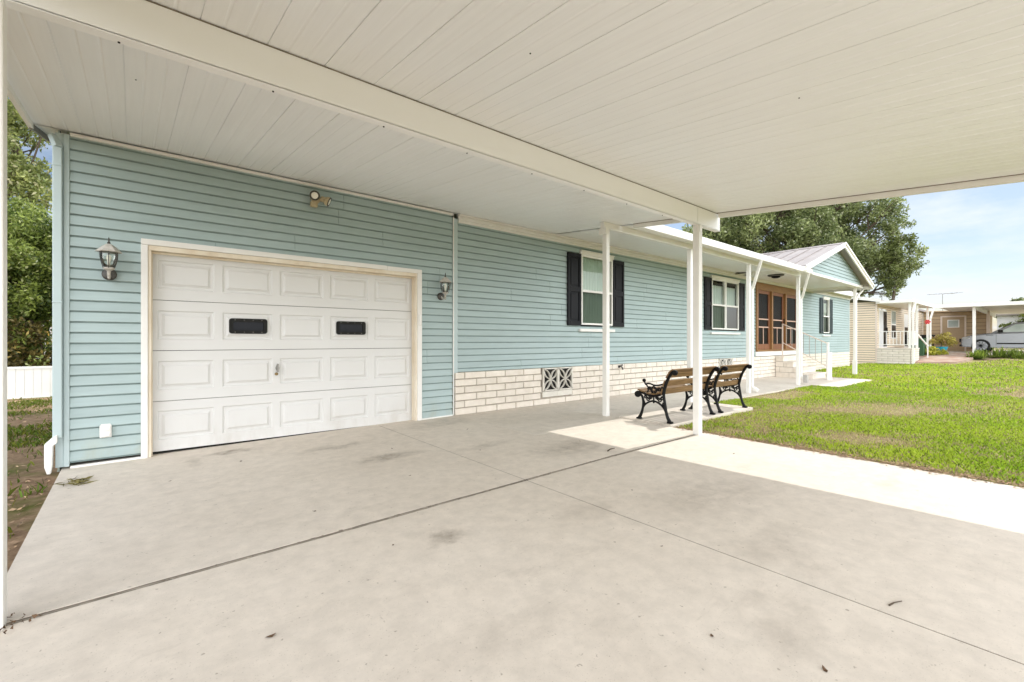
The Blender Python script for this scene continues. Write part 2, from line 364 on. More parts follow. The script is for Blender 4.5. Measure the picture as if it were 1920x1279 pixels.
# ------------------------------------------------------------------ levels
CAMZ = 1.2
def zc(y): return 3.185 - 0.0891 * (6.0 - y)             # underside of the carport roof
def g(x, y):                                             # top of the concrete
    x = min(max(x, -2.0), 3.8)
    return -0.005 + 0.012 * (x + 0.46) + 0.0117 * (y - 6.0)
def lz(x, y):                                            # lawn
    pts = [(-50, -0.005), (6, -0.005), (12, -0.03), (18, -0.03), (21, 0.07), (28, 0.07), (31.5, 0.29), (34.5, 0.55), (400, 0.55)]
    b = np.interp(x, [p[0] for p in pts], [p[1] for p in pts])
    return b + np.where(np.asarray(x) < 14, 0.008 * (np.asarray(y) - 4.0), 0.008 * (np.asarray(y) - 4.0) * np.clip((20 - np.asarray(x)) / 6, 0, 1))
def yz(x, y):                                            # left yard
    return -0.02 - 0.018 * np.clip(np.asarray(y) - 5.0, 0, 12) + 0.012 * np.minimum(np.asarray(y) - 5, 0)

# ------------------------------------------------------------------ ground
def sheet(name, x0, x1, y0, y1, nx, ny, zf, mat):
    b = MB()
    xs = np.linspace(x0, x1, nx + 1); ys = np.linspace(y0, y1, ny + 1)
    for y in ys:
        for x in xs: b.v.append((x, y, float(zf(x, y))))
    for j in range(ny):
        for i in range(nx):
            a = j * (nx + 1) + i
            b.f.append([a, a + 1, a + nx + 2, a + nx + 1]); b.m.append(0)
    return tag(obj(name, b, mat, smooth=True, fixn=False), kind='structure')
sheet('ground', -400, 400, -400, 400, 8, 8, lambda x, y: -0.75, M['farground'])
lawn_holes = []
sheet('lawn', 5.68, 60, -14, 40, 90, 60, lz, M['lawn'])
sheet('yard_soil', -45, -0.48, -14, 60, 60, 90, yz, M['soil'])

def slab(name, pieces, mat, zf, thick=0.12, bev=0.006, joint=None):
    b = MB()
    for (x0, x1, y0, y1) in pieces:
        nx = max(1, int((x1 - x0) / 1.0)); ny = max(1, int((y1 - y0) / 1.0))
        i0 = len(b.v)
        xs = np.linspace(x0, x1, nx + 1); ys = np.linspace(y0, y1, ny + 1)
        for y in ys:
            for x in xs: b.v.append((x, y, zf(x, y)))
        for j in range(ny):
            for i in range(nx):
                a = i0 + j * (nx + 1) + i
                b.f.append([a, a + 1, a + nx + 2, a + nx + 1]); b.m.append(0)
        ring = [(x, y0) for x in xs] + [(x1, y) for y in ys[1:]] + [(x, y1) for x in xs[::-1][1:]] + [(x0, y) for y in ys[::-1][1:-1]]
        for k in range(len(ring)):
            p, q = ring[k], ring[(k + 1) % len(ring)]
            b.face([(p[0], p[1], zf(*p)), (q[0], q[1], zf(*q)), (q[0], q[1], zf(*q) - thick), (p[0], p[1], zf(*p) - thick)])
    o = obj(name, b, mat, fixn=False)
    return tag(o, kind='structure')
JX, JY = 2.62, 2.95
slab('driveway', [(-0.51, JX - .005, JY + .019, 6.2), (JX + .005, 5.70, JY + .019, 4.16), (JX + .005, 3.86, 4.16, 6.2),
                  (-0.51, JX - .005, -3.2, JY - .019), (JX + .005, 5.70, -3.2, JY - .019),
                  (-0.51, JX - .005, -9, -3.21), (JX + .005, 5.70, -9, -3.21)], M['slab'], g)
slab('walkway', [(3.865, 5.70, 4.165, 5.98), (5.705, 9.3, 4.3, 5.98), (9.31, 14.2, 4.3, 5.98), (14.21, 17.6, 3.65, 5.98)], M['walk'], lambda x, y: g(x, y) - (0.0 if x < 9 else .02))
slab('bench_pad', [(5.72, 8.35, 3.42, 4.29)], M['walk'], lambda x, y: g(x, y) + 0.022, 0.1)
b = MB()
nj = 120
for k in range(nj):
    x0, x1 = -.50 + 6.19 * k / nj, -.50 + 6.19 * (k + 1) / nj
    b.face([(x0, JY - .03, g(x0, JY) - .0025), (x1, JY - .03, g(x1, JY) - .0025), (x1, JY + .03, g(x1, JY) - .0025), (x0, JY + .03, g(x0, JY) - .0025)], 0)
    wob = lambda x, q: .0045 * math.sin(x * 5.1 + q) + .003 * math.sin(x * 17 + 2 * q)
    for q, yc, wd in ((0, .011, .0065), (2, -.012, .004)):
        if q == 2 and (k * 7) % 10 < 3: continue
        w_ = wd * (.5 + .5 * min(1, (x0 + .9) / 2.4))
        b.face([(x0, JY + yc + wob(x0, q) - w_, g(x0, JY) - .0012), (x1, JY + yc + wob(x1, q) - w_, g(x1, JY) - .0012), (x1, JY + yc + wob(x1, q) + w_, g(x1, JY) - .0012), (x0, JY + yc + wob(x0, q) + w_, g(x0, JY) - .0012)], 1)
b.face([(JX - .02, -3.2, g(JX, -3.2) - .002), (JX + .02, -3.2, g(JX, -3.2) - .002), (JX + .02, 5.99, g(JX, 5.99) - .002), (JX - .02, 5.99, g(JX, 5.99) - .002)], 2)
for k in range(60):
    x = random.uniform(.1, 4.6); y = JY + random.uniform(-.014, .014); w = random.uniform(.008, .03)
    b.box(x, x + w, y - .004, y + .004, g(x, y) - .006, g(x, y) + random.uniform(.000, .003), 1 if k % 3 == 0 else 0)
tag(obj('joint_filler', b, [M['jointfill'], M['crack'], M['crack']]), kind='structure')

# ------------------------------------------------------------------ siding
ZL0, PITCH = 0.059, 0.1022
def siding(b, P, d, nrm, L, z0, z1, openings=(), seams=True, mi=0, back=1, zl=ZL0, pitch=PITCH, rnd=None):
    rnd = rnd or random.Random(3)
    def pt(s, out, z): return (P[0] + d[0] * s + nrm[0] * out, P[1] + d[1] * s + nrm[1] * out, z)
    k0 = math.floor((z0 - zl) / pitch) - 1; k1 = math.ceil((z1 - zl) / pitch) + 1
    seam_at = {}
    for k in range(k0, k1):
        zb = zl + k * pitch; zt = zb + pitch
        if zt <= z0 + 1e-4 or zb >= z1 - 1e-4: continue
        cb, ct = max(zb, z0), min(zt, z1)
        iv = [(0.0, L)]
        for (a0, a1, oz0, oz1) in openings:
            ov = min(ct, oz1) - max(cb, oz0)
            if ov > 0.35 * (ct - cb):
                n2 = []
                for (s0, s1) in iv:
                    if a1 <= s0 or a0 >= s1: n2.append((s0, s1)); continue
                    if a0 > s0: n2.append((s0, a0))
                    if a1 < s1: n2.append((a1, s1))
                iv = n2
        kk = k // 2
        if kk not in seam_at:
            s = rnd.uniform(0.6, 3.6); q = []
            while s < L: q.append(s); s += rnd.uniform(2.6, 3.7)
            seam_at[kk] = q
        def out(z): return 0.017 - 0.013 * (z - zb) / pitch
        for (s0, s1) in iv:
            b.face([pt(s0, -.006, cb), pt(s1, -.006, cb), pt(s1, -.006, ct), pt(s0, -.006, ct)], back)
            cuts = [s0] + ([q for q in seam_at[kk] if s0 + .1 < q < s1 - .1] if seams else []) + [s1]
            for j in range(len(cuts) - 1):
                u0 = cuts[j] + (0.0018 if j else 0); u1 = cuts[j + 1] - (0.0018 if j < len(cuts) - 2 else 0)
                lift = 0.0
                prof = [(-.004, cb), (out(cb) + lift - .003, cb), (out(cb) + lift, cb + .003), (out(ct) + lift, ct - .016 if ct == zt else ct), (-.004, ct - .016 if ct == zt else ct)]
                b.prism(prof, lambda p, t: pt(t, p[0], p[1]), u0, u1, mi)

# ------------------------------------------------------------------ garage
GX0, GX1, WY = -0.53, 3.80, 6.0
garage = empty('garage', 'pale blue vinyl sided garage with a wide white sectional door', 'garage', (1.6, 9.0, 0))
b = MB()
DX0, DX1, DZ = 0.10, 3.235, 2.19
siding(b, (GX0 + .07, WY), (1, 0), (0, -1), GX1 - GX0 - .07, g(1, 6) + .03, 3.17, [(DX0 - GX0 - .07, DX1 - GX0 - .07, -1, DZ)], rnd=random.Random(11))
siding(b, (GX0, 12.4), (0, -1), (-1, 0), 6.4 - .06, -0.1, 3.2, seams=False)
b.box(GX0, GX1, 12.3, 12.4, -0.2, 3.2)
obj('wall', b, [M['siding'], M['lapshade']], garage)
b = MB()
b.prism([(5.98, 3.24), (5.98, 3.36), (9.2, 4.12), (12.6, 3.32), (12.6, 3.2), (9.2, 4.0)], lambda p, t: (t, p[0], p[1]), -0.69, 3.86)
obj('roof', b, M['roofwhite'], garage)
b = MB()
b.prism([(5.96, 3.12), (5.96, 3.35), (9.2, 4.11), (12.62, 3.31), (12.62, 3.12), (9.2, 3.9)], lambda p, t: (t, p[0], p[1]), -0.72, -0.695)
obj('rake_board', b, M['steel'], garage, bevel=.003)
b = MB()
b.face([(-0.69, 5.97, 3.176), (-0.45, 5.97, 3.176), (-0.45, 6.04, 3.19), (-0.69, 6.04, 3.19)]); b.face([(-0.69, 6.04, 3.19), (-0.45, 6.04, 3.19), (-0.45, 9.2, 3.94), (-0.69, 9.2, 3.94)])
obj('soffit', b, M['white'], garage, fixn=False)
# corner trim and downspout painted like the wall
b = MB(); z0 = g(-.5, 6) + .02
b.box(GX0 + .035, GX0 + .075, 5.975, 6.05, z0, 3.15); b.box(GX0 - .02, GX0 + .035, 5.985, 6.05, z0, 3.15)
obj('corner_trim', b, M['bluetrim'], garage, bevel=.004)
b = MB()
b.box(GX0 - .035, GX0 + .03, 5.925, 5.972, 0.30, 3.0)
b.bar((GX0, 5.95, 3.0), (GX0 - .04, 6.0, 3.12), .06, .05)
b.box(GX0 - .038, GX0 + .033, 5.92, 5.974, 1.55, 1.57); b.box(GX0 - .038, GX0 + .033, 5.92, 5.974, 2.82, 2.84)
ds = obj('downspout', b, M['bluetrim'], garage, bevel=.008)
b = MB()
b.prism([(-.53, .335), (-.565, .31), (-.615, .255), (-.615, .05), (-.598, -.02), (-.572, -.02), (-.562, .06), (-.558, .235), (-.53, .26)], lambda p, t: (p[0], t, p[1]), 5.90, 5.965)
obj('downspout_elbow', b, M['trimwhite'], ds, bevel=.006)
# trims
b = MB()
n = 12
b.box(GX0 + .08, GX1, 5.955, 5.999, 3.135, 3.165)
obj('top_trim', b, M['trimwhite'], garage, bevel=.003)
b = MB()
for (a0, a1) in ((GX0 + .08, 0.07), (3.27, GX1)):
    b = MB()
    for k in range(4):
        u0 = a0 + (a1 - a0) * k / 4; u1 = a0 + (a1 - a0) * (k + 1) / 4
        b.prism([(5.975, g(u0, 6) + .0), (5.998, g(u0, 6)), (5.998, g(u0, 6) + .022), (5.975, g(u0, 6) + .018)], lambda p, t, u0=u0, u1=u1: (t, p[0], p[1] + g(t, 6) - g(u0, 6)), u0, u1)
    obj('base_trim', b, M['white'], garage)
b = MB()
b.box(0.068, 0.125, 5.962, 5.999, g(0, 6), 2.185); b.box(3.19, 3.262, 5.962, 5.999, g(3.2, 6), 2.185)
b.box(0.068, 2.72, 5.962, 5.999, 2.186, 2.246); b.box(2.722, 3.262, 5.964, 5.999, 2.184, 2.243)
obj('door_casing', b, M['trimwhite'], garage, bevel=.006)
b = MB()
b.box(0.126, 0.152, 5.975, 6.12, g(.1, 6), 2.134); b.box(3.163, 3.189, 5.975, 6.12, g(3.2, 6), 2.134)
b.box(0.126, 3.189, 5.973, 6.12, 2.135, 2.184)
b.box(0.153, 0.165, 6.055, 6.075, g(.1, 6), 2.112); b.box(3.15, 3.162, 6.055, 6.075, g(3.2, 6), 2.112); b.box(0.153, 3.162, 6.055, 6.075, 2.113, 2.134)
obj('door_jamb', b, M['yellowed'], garage, bevel=.003)
# sectional door
def grime(m, z0, z1, col, k):
    nt = m.node_tree; b = nt.nodes['Principled BSDF']; src = b.inputs['Base Color'].links[0].from_socket
    v = objco(nt); sp = nt.nodes.new('ShaderNodeSeparateXYZ'); nt.links.new(v, sp.inputs[0])
    n = noise(nt, 4.0, 5, .7, objco(nt, (1, 1, .35)))
    mr = nt.nodes.new('ShaderNodeMapRange'); mr.interpolation_type = 'SMOOTHSTEP'; mr.inputs['From Min'].default_value = z1; mr.inputs['From Max'].default_value = z0; mr.inputs['To Max'].default_value = k
    nt.links.new(sp.outputs['Z'], mr.inputs['Value'])
    r = ramp(nt, n.outputs['Fac'], [(.42, 0.0), (.66, 1.0)])
    f = nt.nodes.new('ShaderNodeMath'); f.operation = 'MULTIPLY'; nt.links.new(mr.outputs['Result'], f.inputs[0]); nt.links.new(r.outputs['Color'], f.inputs[1])
    nt.links.new(mixc(nt, f.outputs[0], src, col), b.inputs['Base Color'])
grime(M['doorwhite'], .02, .42, (.36, .31, .24), .28)
grime(M['siding'], .05, .40, (.34, .33, .22), .5)
b = MB()
SX0, SX1, DY = 0.155, 3.16, 6.09
secz = [0.03, 0.560, 1.097, 1.634, 2.17]
cols = [(0.205, 0.712), (0.79, 1.305), (1.385, 1.90), (1.985, 2.50), (2.592, 3.112)]
for s in range(4):
    z0, z1 = secz[s] + .003, secz[s + 1] - .003
    pz0, pz1 = z0 + .115, z0 + .425
    xs = [SX0] + [c for p in cols for c in p] + [SX1]
    def q(x0, x1, za, zb, y=DY): b.face([(x0, y, za), (x1, y, za), (x1, y, zb), (x0, y, zb)])
    q(SX0, SX1, z0, pz0); q(SX0, SX1, pz1, z1)
    for i in range(0, len(xs), 2): q(xs[i], xs[i + 1], pz0, pz1)
    for (x0, x1) in cols:
        rings = [(0, 0), (.014, .014), (.036, .014), (.062, -.003)]
        for (i0, d0), (i1, d1) in zip(rings, rings[1:]):
            A = [(x0 + i0, DY + d0, pz0 + i0), (x1 - i0, DY + d0, pz0 + i0), (x1 - i0, DY + d0, pz1 - i0), (x0 + i0, DY + d0, pz1 - i0)]
            B = [(x0 + i1, DY + d1, pz0 + i1), (x1 - i1, DY + d1, pz0 + i1), (x1 - i1, DY + d1, pz1 - i1), (x0 + i1, DY + d1, pz1 - i1)]
            for k in range(4): b.face([A[k], A[(k + 1) % 4], B[(k + 1) % 4], B[k]])
        b.face(B)
    b.face([(SX0, DY, z1), (SX1, DY, z1), (SX1, DY + .04, z1), (SX0, DY + .04, z1)])
    b.face([(SX0, DY, z0), (SX1, DY, z0), (SX1, DY + .04, z0), (SX0, DY + .04, z0)])
b.box(SX0 - .02, SX1 + .02, DY + .035, DY + .05, 0.0, 2.2, 1)
b.box(SX0, SX1, DY + .002, DY + .03, 0.012, 0.032, 1)
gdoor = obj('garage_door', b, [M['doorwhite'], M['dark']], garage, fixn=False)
for (x0, x1) in ((0.852, 1.247), (2.062, 2.459)):
    b = MB(); z0, z1 = 1.285, 1.462
    def rr(x0, x1, z0, z1, r):
        pts = []
        for cx, cz, a in ((x1 - r, z1 - r, 0), (x0 + r, z1 - r, 90), (x0 + r, z0 + r, 180), (x1 - r, z0 + r, 270)):
            for k in range(5): t = R(a + k * 22.5); pts.append((cx + r * math.cos(t), cz + r * math.sin(t)))
        return pts
    A = rr(x0, x1, z0, z1, .03); Bq = rr(x0 + .04, x1 - .04, z0 + .04, z1 - .04, .012)
    for k in range(len(A)):
        l = (k + 1) % len(A)
        b.face([(A[k][0], DY - .016, A[k][1]), (A[l][0], DY - .016, A[l][1]), (Bq[l][0], DY - .016, Bq[l][1]), (Bq[k][0], DY - .016, Bq[k][1])])
        b.face([(A[k][0], DY - .016, A[k][1]), (A[l][0], DY - .016, A[l][1]), (A[l][0], DY + .003, A[l][1]), (A[k][0], DY + .003, A[k][1])])
        b.face([(Bq[k][0], DY - .016, Bq[k][1]), (Bq[l][0], DY - .016, Bq[l][1]), (Bq[l][0], DY - .004, Bq[l][1]), (Bq[k][0], DY - .004, Bq[k][1])])
    b.face([(p[0], DY - .005, p[1]) for p in Bq], 1)
    for k in range(4):
        for zz in (z0 + .018, z1 - .018): b.ball((x0 + .06 + k * (x1 - x0 - .12) / 3, DY - .017, zz), .005, 2, 6)
    obj('window', b, [M['blackrubber'], M['blackglass'], M['steel']], gdoor)
b = MB()
b.lathe([(.022, 0), (.022, -.012), (.008, -.014), (.008, -.04)], (1.357, DY, 0.872), 12, 0, 'y')
b.bar((1.357, DY - .045, 0.825), (1.357, DY - .045, 0.925), .016, .02)
b.prism([(1.335, .872), (1.357, .93), (1.379, .872), (1.357, .815)], lambda p, t: (p[0], t, p[1]), DY - .006, DY - .001)
obj('handle', b, M['steel'], gdoor, bevel=.002)
b = MB(); b.lathe([(.019, 0), (.019, -.012), (.012, -.014), (.012, -.018)], (1.347, DY, 0.80), 14, 0, 'y')
obj('lock', b, M['brass'], gdoor)
b = MB(); b.box(3.20, 3.245, 5.94, 5.961, 1.425, 1.585)
obj('opener_keypad', b, M['whiteclean'], garage, bevel=.012)
b = MB(); b.box(-0.243, -0.155, 5.945, 5.988, 0.258, 0.378); b.box(-0.232, -0.166, 5.932, 5.944, 0.325, 0.368); b.box(-0.232, -0.166, 5.932, 5.944, 0.268, 0.312); b.box(-.236, -.162, 5.955, 5.965, .375, .39)
obj('outlet_cover', b, M['whiteclean'], garage, bevel=.005)

# ------------------------------------------------------------------ mobile home
HX0, HX1 = 3.80, 24.75
home = empty('mobile_home', 'long pale blue mobile home with black shutters on a cream block skirt', 'house', (14.0, 10.0, 0))
SK = 0.71
WINS = [(6.74, 7.715, .335, 1.715 + 1.2), (11.985, 13.60, .335, 2.915), (21.10, 21.85, .335, 2.915)]
w_z0, w_z1 = 1.51, 2.93
DOOR = (14.82, 18.35, 0.885, 3.03)
ops = [(w[0] - HX0 - .095, w[1] - HX0 - .095, w_z0, w_z1) for w in WINS] + [(DOOR[0] - HX0 - .095, DOOR[1] - HX0 - .095, 0.5, DOOR[3])]
b = MB()
siding(b, (HX0 + .095, WY), (1, 0), (0, -1), HX1 - HX0 - .16, SK + .004, 3.10, ops, rnd=random.Random(4))
siding(b, (HX1 - .01, 6.06), (0, 1), (1, 0), 9, SK, 3.2, seams=False)
b.box(HX0, HX1, 15.0, 15.1, -.1, 3.2)
obj('wall', b, [M['siding'], M['lapshade']], home)
b = MB()
b.box(HX0 + .005, HX0 + .092, 5.982, 6.03, SK - .01, 3.1)
b.box(HX0 + .0, HX0 + .016, 5.965, 5.981, g(3.8, 6) + .01, 3.115, 1)
obj('corner_trim', b, [M['bluetrim'], M['white']], home, bevel=.003)
b = MB(); b.box(HX1 - .055, HX1 + .02, 5.98, 6.06, SK, 3.2)
obj('corner_trim', b, M['bluetrim'], home, bevel=.003)
b = MB()
for k, (o0, o1, za, zb) in enumerate(((.035, 0, 3.045, 3.085), (.05, 0, 3.086, 3.118), (.03, 0, 3.119, 3.15), (.06, 0, 3.151, 3.176))):
    b.box(HX0 + .10, HX1 + .2, 6.0 - o0, 5.999, za, zb)
obj('top_trim', b, M['trimwhite'], home, bevel=.004)
# block skirt: six courses of long blocks
b = MB()
CH = 0.1125
def skirt(b, P, d, nrm, L, ztop, n, skip=(), rnd=random.Random(2), ln=.412):
    def pt(s, out, z): return (P[0] + d[0] * s + nrm[0] * out, P[1] + d[1] * s + nrm[1] * out, z)
    b.face([pt(0, .01, ztop - n * CH - .05), pt(L, .01, ztop - n * CH - .05), pt(L, .01, ztop - .004), pt(0, .01, ztop - .004)], 1)
    for r in range(n):
        zt = ztop - r * CH - .002; zb = zt - CH + .013
        s = 0.004 - (0 if r % 2 else ln * .56)
        while s < L:
            s0, s1 = max(s, .004), min(s + ln - .012, L - .004)
            s += ln
            if s1 - s0 < .03: continue
            parts = [(s0, s1)]
            for (a0, a1, r0, r1) in skip:
                if r0 <= r <= r1:
                    np_ = []
                    for (u0, u1) in parts:
                        if u1 <= a0 or u0 >= a1: np_.append((u0, u1)); continue
                        if u0 < a0 - .04: np_.append((u0, a0 - .012))
                        if u1 > a1 + .04: np_.append((a1 + .012, u1))
                    parts = np_
            for (u0, u1) in parts:
                j = rnd.uniform(-.003, .003); c = .006
                f = [pt(u0, .012, zb), pt(u1, .012, zb), pt(u1, .012, zt), pt(u0, .012, zt)]
                h = [pt(u0 + c, .03 + j, zb + c), pt(u1 - c, .03 + j, zb + c), pt(u1 - c, .03 + j, zt - c), pt(u0 + c, .03 + j, zt - c)]
                i = len(b.v); b.v += f + h
                b.f.append([i + 4, i + 5, i + 6, i + 7]); b.m.append(0)
                for k in range(4):
                    l = (k + 1) % 4
                    b.f.append([i + k, i + l, i + 4 + l, i + 4 + k]); b.m.append(0)
VENTS = [(5.70, 6.48), (12.40, 13.18)]
skirt(b, (HX0 + .035, WY), (1, 0), (0, -1), HX1 - HX0 - .035, SK, 7, [(v[0] - HX0 - .035, v[1] - HX0 - .035, 0, 4) for v in VENTS])
skirt(b, (HX1 - .03, 5.97), (0, 1), (1, 0), 9, SK, 7)
obj('brick_skirt', b, [M['brick'], M['mortar']], home, fixn=False)
for (x0, x1) in VENTS:
    b = MB(); y0, y1 = 5.942, 5.978; z1 = SK - .004; z0 = z1 - 3.9 * CH + .02; w = (x1 - x0) / 2
    b.box(x0, x1, 5.980, 5.988, z0, z1, 1)
    for k in range(2):
        a0, a1 = x0 + k * w + .003, x0 + (k + 1) * w - .003; t = .02
        b.box(a0, a1, y0, y1, z0, z0 + t); b.box(a0, a1, y0, y1, z1 - t, z1); b.box(a0, a0 + t, y0, y1, z0 + t, z1 - t); b.box(a1 - t, a1, y0, y1, z0 + t, z1 - t)
        cx, cz = (a0 + a1) / 2, (z0 + z1) / 2; hw, hh = (a1 - a0) / 2 - t * .6, (z1 - z0) / 2 - t * .6
        for sx in (-1, 1):
            for sz in (-1, 1):            # a leaf-shaped petal to each corner
                for side in (-1, 1):
                    pts = []
                    for q in range(9):
                        u = q / 8; bow = math.sin(math.pi * u) * .20 * side
                        pts.append((cx + sx * hw * u - sz * sx * sz * bow * hh * sz * .9, 0, cz + sz * hh * u + sx * bow * hw * sz * sx * sz * .9))
                    P2 = [(p[0], p[2]) for p in pts]
                    for q in range(8):
                        b.bar((P2[q][0], (y0 + y1) / 2, P2[q][1]), (P2[q + 1][0], (y0 + y1) / 2, P2[q + 1][1]), .011, y1 - y0, up=(0, 1, 0))
        b.box(a0, a1, 5.962, 5.988, z0 - CH + .004, z0 - .012)
    obj('vent_block', b, [M['breeze'], M['dark']], home)
b = MB()
b.tube([(7.94, 5.965, .655), (7.94, 5.90, .655), (7.94, 5.875, .63), (7.94, 5.87, .595)], [.014, .014, .016, .018], 8)
b.lathe([(.012, 0), (.035, .004), (.035, .012), (.01, .016)], (7.94, 5.90, .675), 10)
b.bar((7.90, 5.90, .69), (7.98, 5.90, .70), .012, .012); b.lathe([(.03, 0), (.03, -.01)], (7.94, 5.966, .655), 12, 0, 'y')
obj('hose_faucet', b, M['lanterndark'], home)

def window(x0, x1, nlite, smat, blind):
    """aluminium single-hung window: frame > two panes, blind, sill, two shutters"""
    b = MB(); z0, z1 = 1.52, 2.90; zr = 2.185; t = .036; ya, yb = 5.955, 6.03
    w = (x1 - x0) / nlite
    b.box(x0 - .02, x1 + .02, 5.94, 6.0, z1 - .005, z1 + .06); b.box(x0 - .03, x1 + .03, 5.925, 6.0, z1 + .061, z1 + .075)
    for k in range(nlite):
        a0, a1 = x0 + k * w + (.004 if k else 0), x0 + (k + 1) * w - (.004 if k < nlite - 1 else 0)
        b.box(a0, a0 + t, ya, yb, z0, z1 - .006); b.box(a1 - t, a1, ya, yb, z0, z1 - .006)
        b.box(a0 + t, a1 - t, ya, yb, z0, z0 + t); b.box(a0 + t, a1 - t, ya, yb, z1 - t - .006, z1 - .006)
        b.box(a0 + t, a1 - t, ya - .006, yb, zr - .02, zr + .024)
    # dark room behind the panes
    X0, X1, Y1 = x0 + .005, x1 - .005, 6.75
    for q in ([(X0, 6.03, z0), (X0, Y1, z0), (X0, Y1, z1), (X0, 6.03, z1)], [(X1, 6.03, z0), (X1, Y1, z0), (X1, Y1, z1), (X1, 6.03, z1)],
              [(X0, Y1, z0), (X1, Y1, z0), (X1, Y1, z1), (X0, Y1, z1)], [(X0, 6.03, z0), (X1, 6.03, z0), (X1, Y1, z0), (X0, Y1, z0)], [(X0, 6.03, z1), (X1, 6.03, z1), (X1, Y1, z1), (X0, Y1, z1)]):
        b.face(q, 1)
    f = obj('window', b, [M['whiteclean'], M['dark']], home)
    bu, bl = MB(), MB()
    for k in range(nlite):
        a0, a1 = x0 + k * w + t, x0 + (k + 1) * w - t
        bu.face([(a0, 6.0, zr), (a1, 6.0, zr), (a1, 6.0, z1 - t), (a0, 6.0, z1 - t)])
        bl.face([(a0, 5.985, z0 + t), (a1, 5.985, z0 + t), (a1, 5.985, zr), (a0, 5.985, zr)])
    obj('upper_pane', bu, M['glass'], f); obj('lower_pane', bl, M['screen'], f)
    bb = MB()
    if blind == 'vertical':
        s = x0 + t * .5
        while s < x1 - t:
            e = min(s + .088, x1 - t * .5); pts = [(s + (e - s) * q / 4, 6.075 - .012 * math.sin(math.pi * q / 4)) for q in range(5)]
            for q in range(4): bb.face([(pts[q][0], pts[q][1], z0), (pts[q + 1][0], pts[q + 1][1], z0), (pts[q + 1][0], pts[q + 1][1], z1), (pts[q][0], pts[q][1], z1)])
            s += .083
        obj('vertical_blind', bb, M['blind'], f, smooth=False)
    else:
        n = 60
        for q in range(n):
            s0 = x0 + .02 + (x1 - x0 - .04) * q / n; s1 = x0 + .02 + (x1 - x0 - .04) * (q + 1) / n
            yy = lambda s: 6.075 + .012 * math.sin(s * 48)
            bb.face([(s0, yy(s0), z0 + .02), (s1, yy(s1), z0 + .02), (s1, yy(s1), z1 - .16), (s0, yy(s0), z1 - .16)])
        obj('curtain', bb, M['curtain'], f, smooth=True)
    bs = MB(); bs.box(x0 - .06, x1 + .05, 5.93, 5.985, 1.385, 1.44)
    obj('sill', bs, M['whiteclean'], f, bevel=.004)
    for s in (0, 1):
        a0 = x0 - .385 if s == 0 else x1 + .015; a1 = a0 + .37; bz0, bz1 = 1.50, 2.895
        h = MB(); ya, yb = 5.945, 5.982
        h.box(a0, a0 + .055, ya, yb, bz0, bz1); h.box(a1 - .055, a1, ya, yb, bz0, bz1)
        for (u, v) in ((bz0, bz0 + .09), (2.15, 2.25), (bz1 - .08, bz1)): h.box(a0 + .055, a1 - .055, ya, yb, u, v)
        for (u, v) in ((bz0 + .09, 2.15), (2.25, bz1 - .08)):
            h.box(a0 + .055, a1 - .055, ya + .02, yb, u, v)
            h.box(a0 + .085, a1 - .085, ya + .008, ya + .02, u + .035, v - .035)
        obj('shutter', h, smat, f, bevel=.004)
    return f
window(6.74, 7.715, 1, M['shutter'], 'vertical')
window(11.985, 13.60, 2, M['shutter'], 'curtain')
window(21.10, 21.85, 1, M['shutterg'], 'full')

# redwood screened entry: fixed screen, door, fixed screen in a brown frame
b = MB()
b.box(14.82, 18.35, 5.955, 6.05, 2.80, 3.03); b.box(14.82, 14.90, 5.95, 6.05, .93, 2.80); b.box(18.27, 18.35, 5.95, 6.05, .93, 2.80)
b.box(15.86, 15.96, 5.90, 6.05, .93, 2.80); b.box(17.02, 17.12, 5.90, 6.05, .93, 2.80)
b.box(14.82, 18.35, 5.93, 6.05, .87, .93)
X0, X1, Y1, z0, z1 = 14.9, 18.3, 8.2, .88, 3.0
for q in ([(X0, 6.06, z0), (X0, Y1, z0), (X0, Y1, z1), (X0, 6.06, z1)], [(X1, 6.06, z0), (X1, Y1, z0), (X1, Y1, z1), (X1, 6.06, z1)],
          [(X0, Y1, z0), (X1, Y1, z0), (X1, Y1, z1), (X0, Y1, z1)], [(X0, 6.06, z0), (X1, 6.06, z0), (X1, Y1, z0), (X0, Y1, z0)], [(X0, 6.06, z1), (X1, 6.06, z1), (X1, Y1, z1), (X0, Y1, z1)]):
    b.face(q, 1)
frame = obj('entry_frame', b, [M['brownwood'], M['brownwall']], home, bevel=.004)
b = MB(); b.box(14.78, 18.4, 5.94, 5.999, .725, .865)
obj('entry_sill', b, M['whiteclean'], home, bevel=.005)
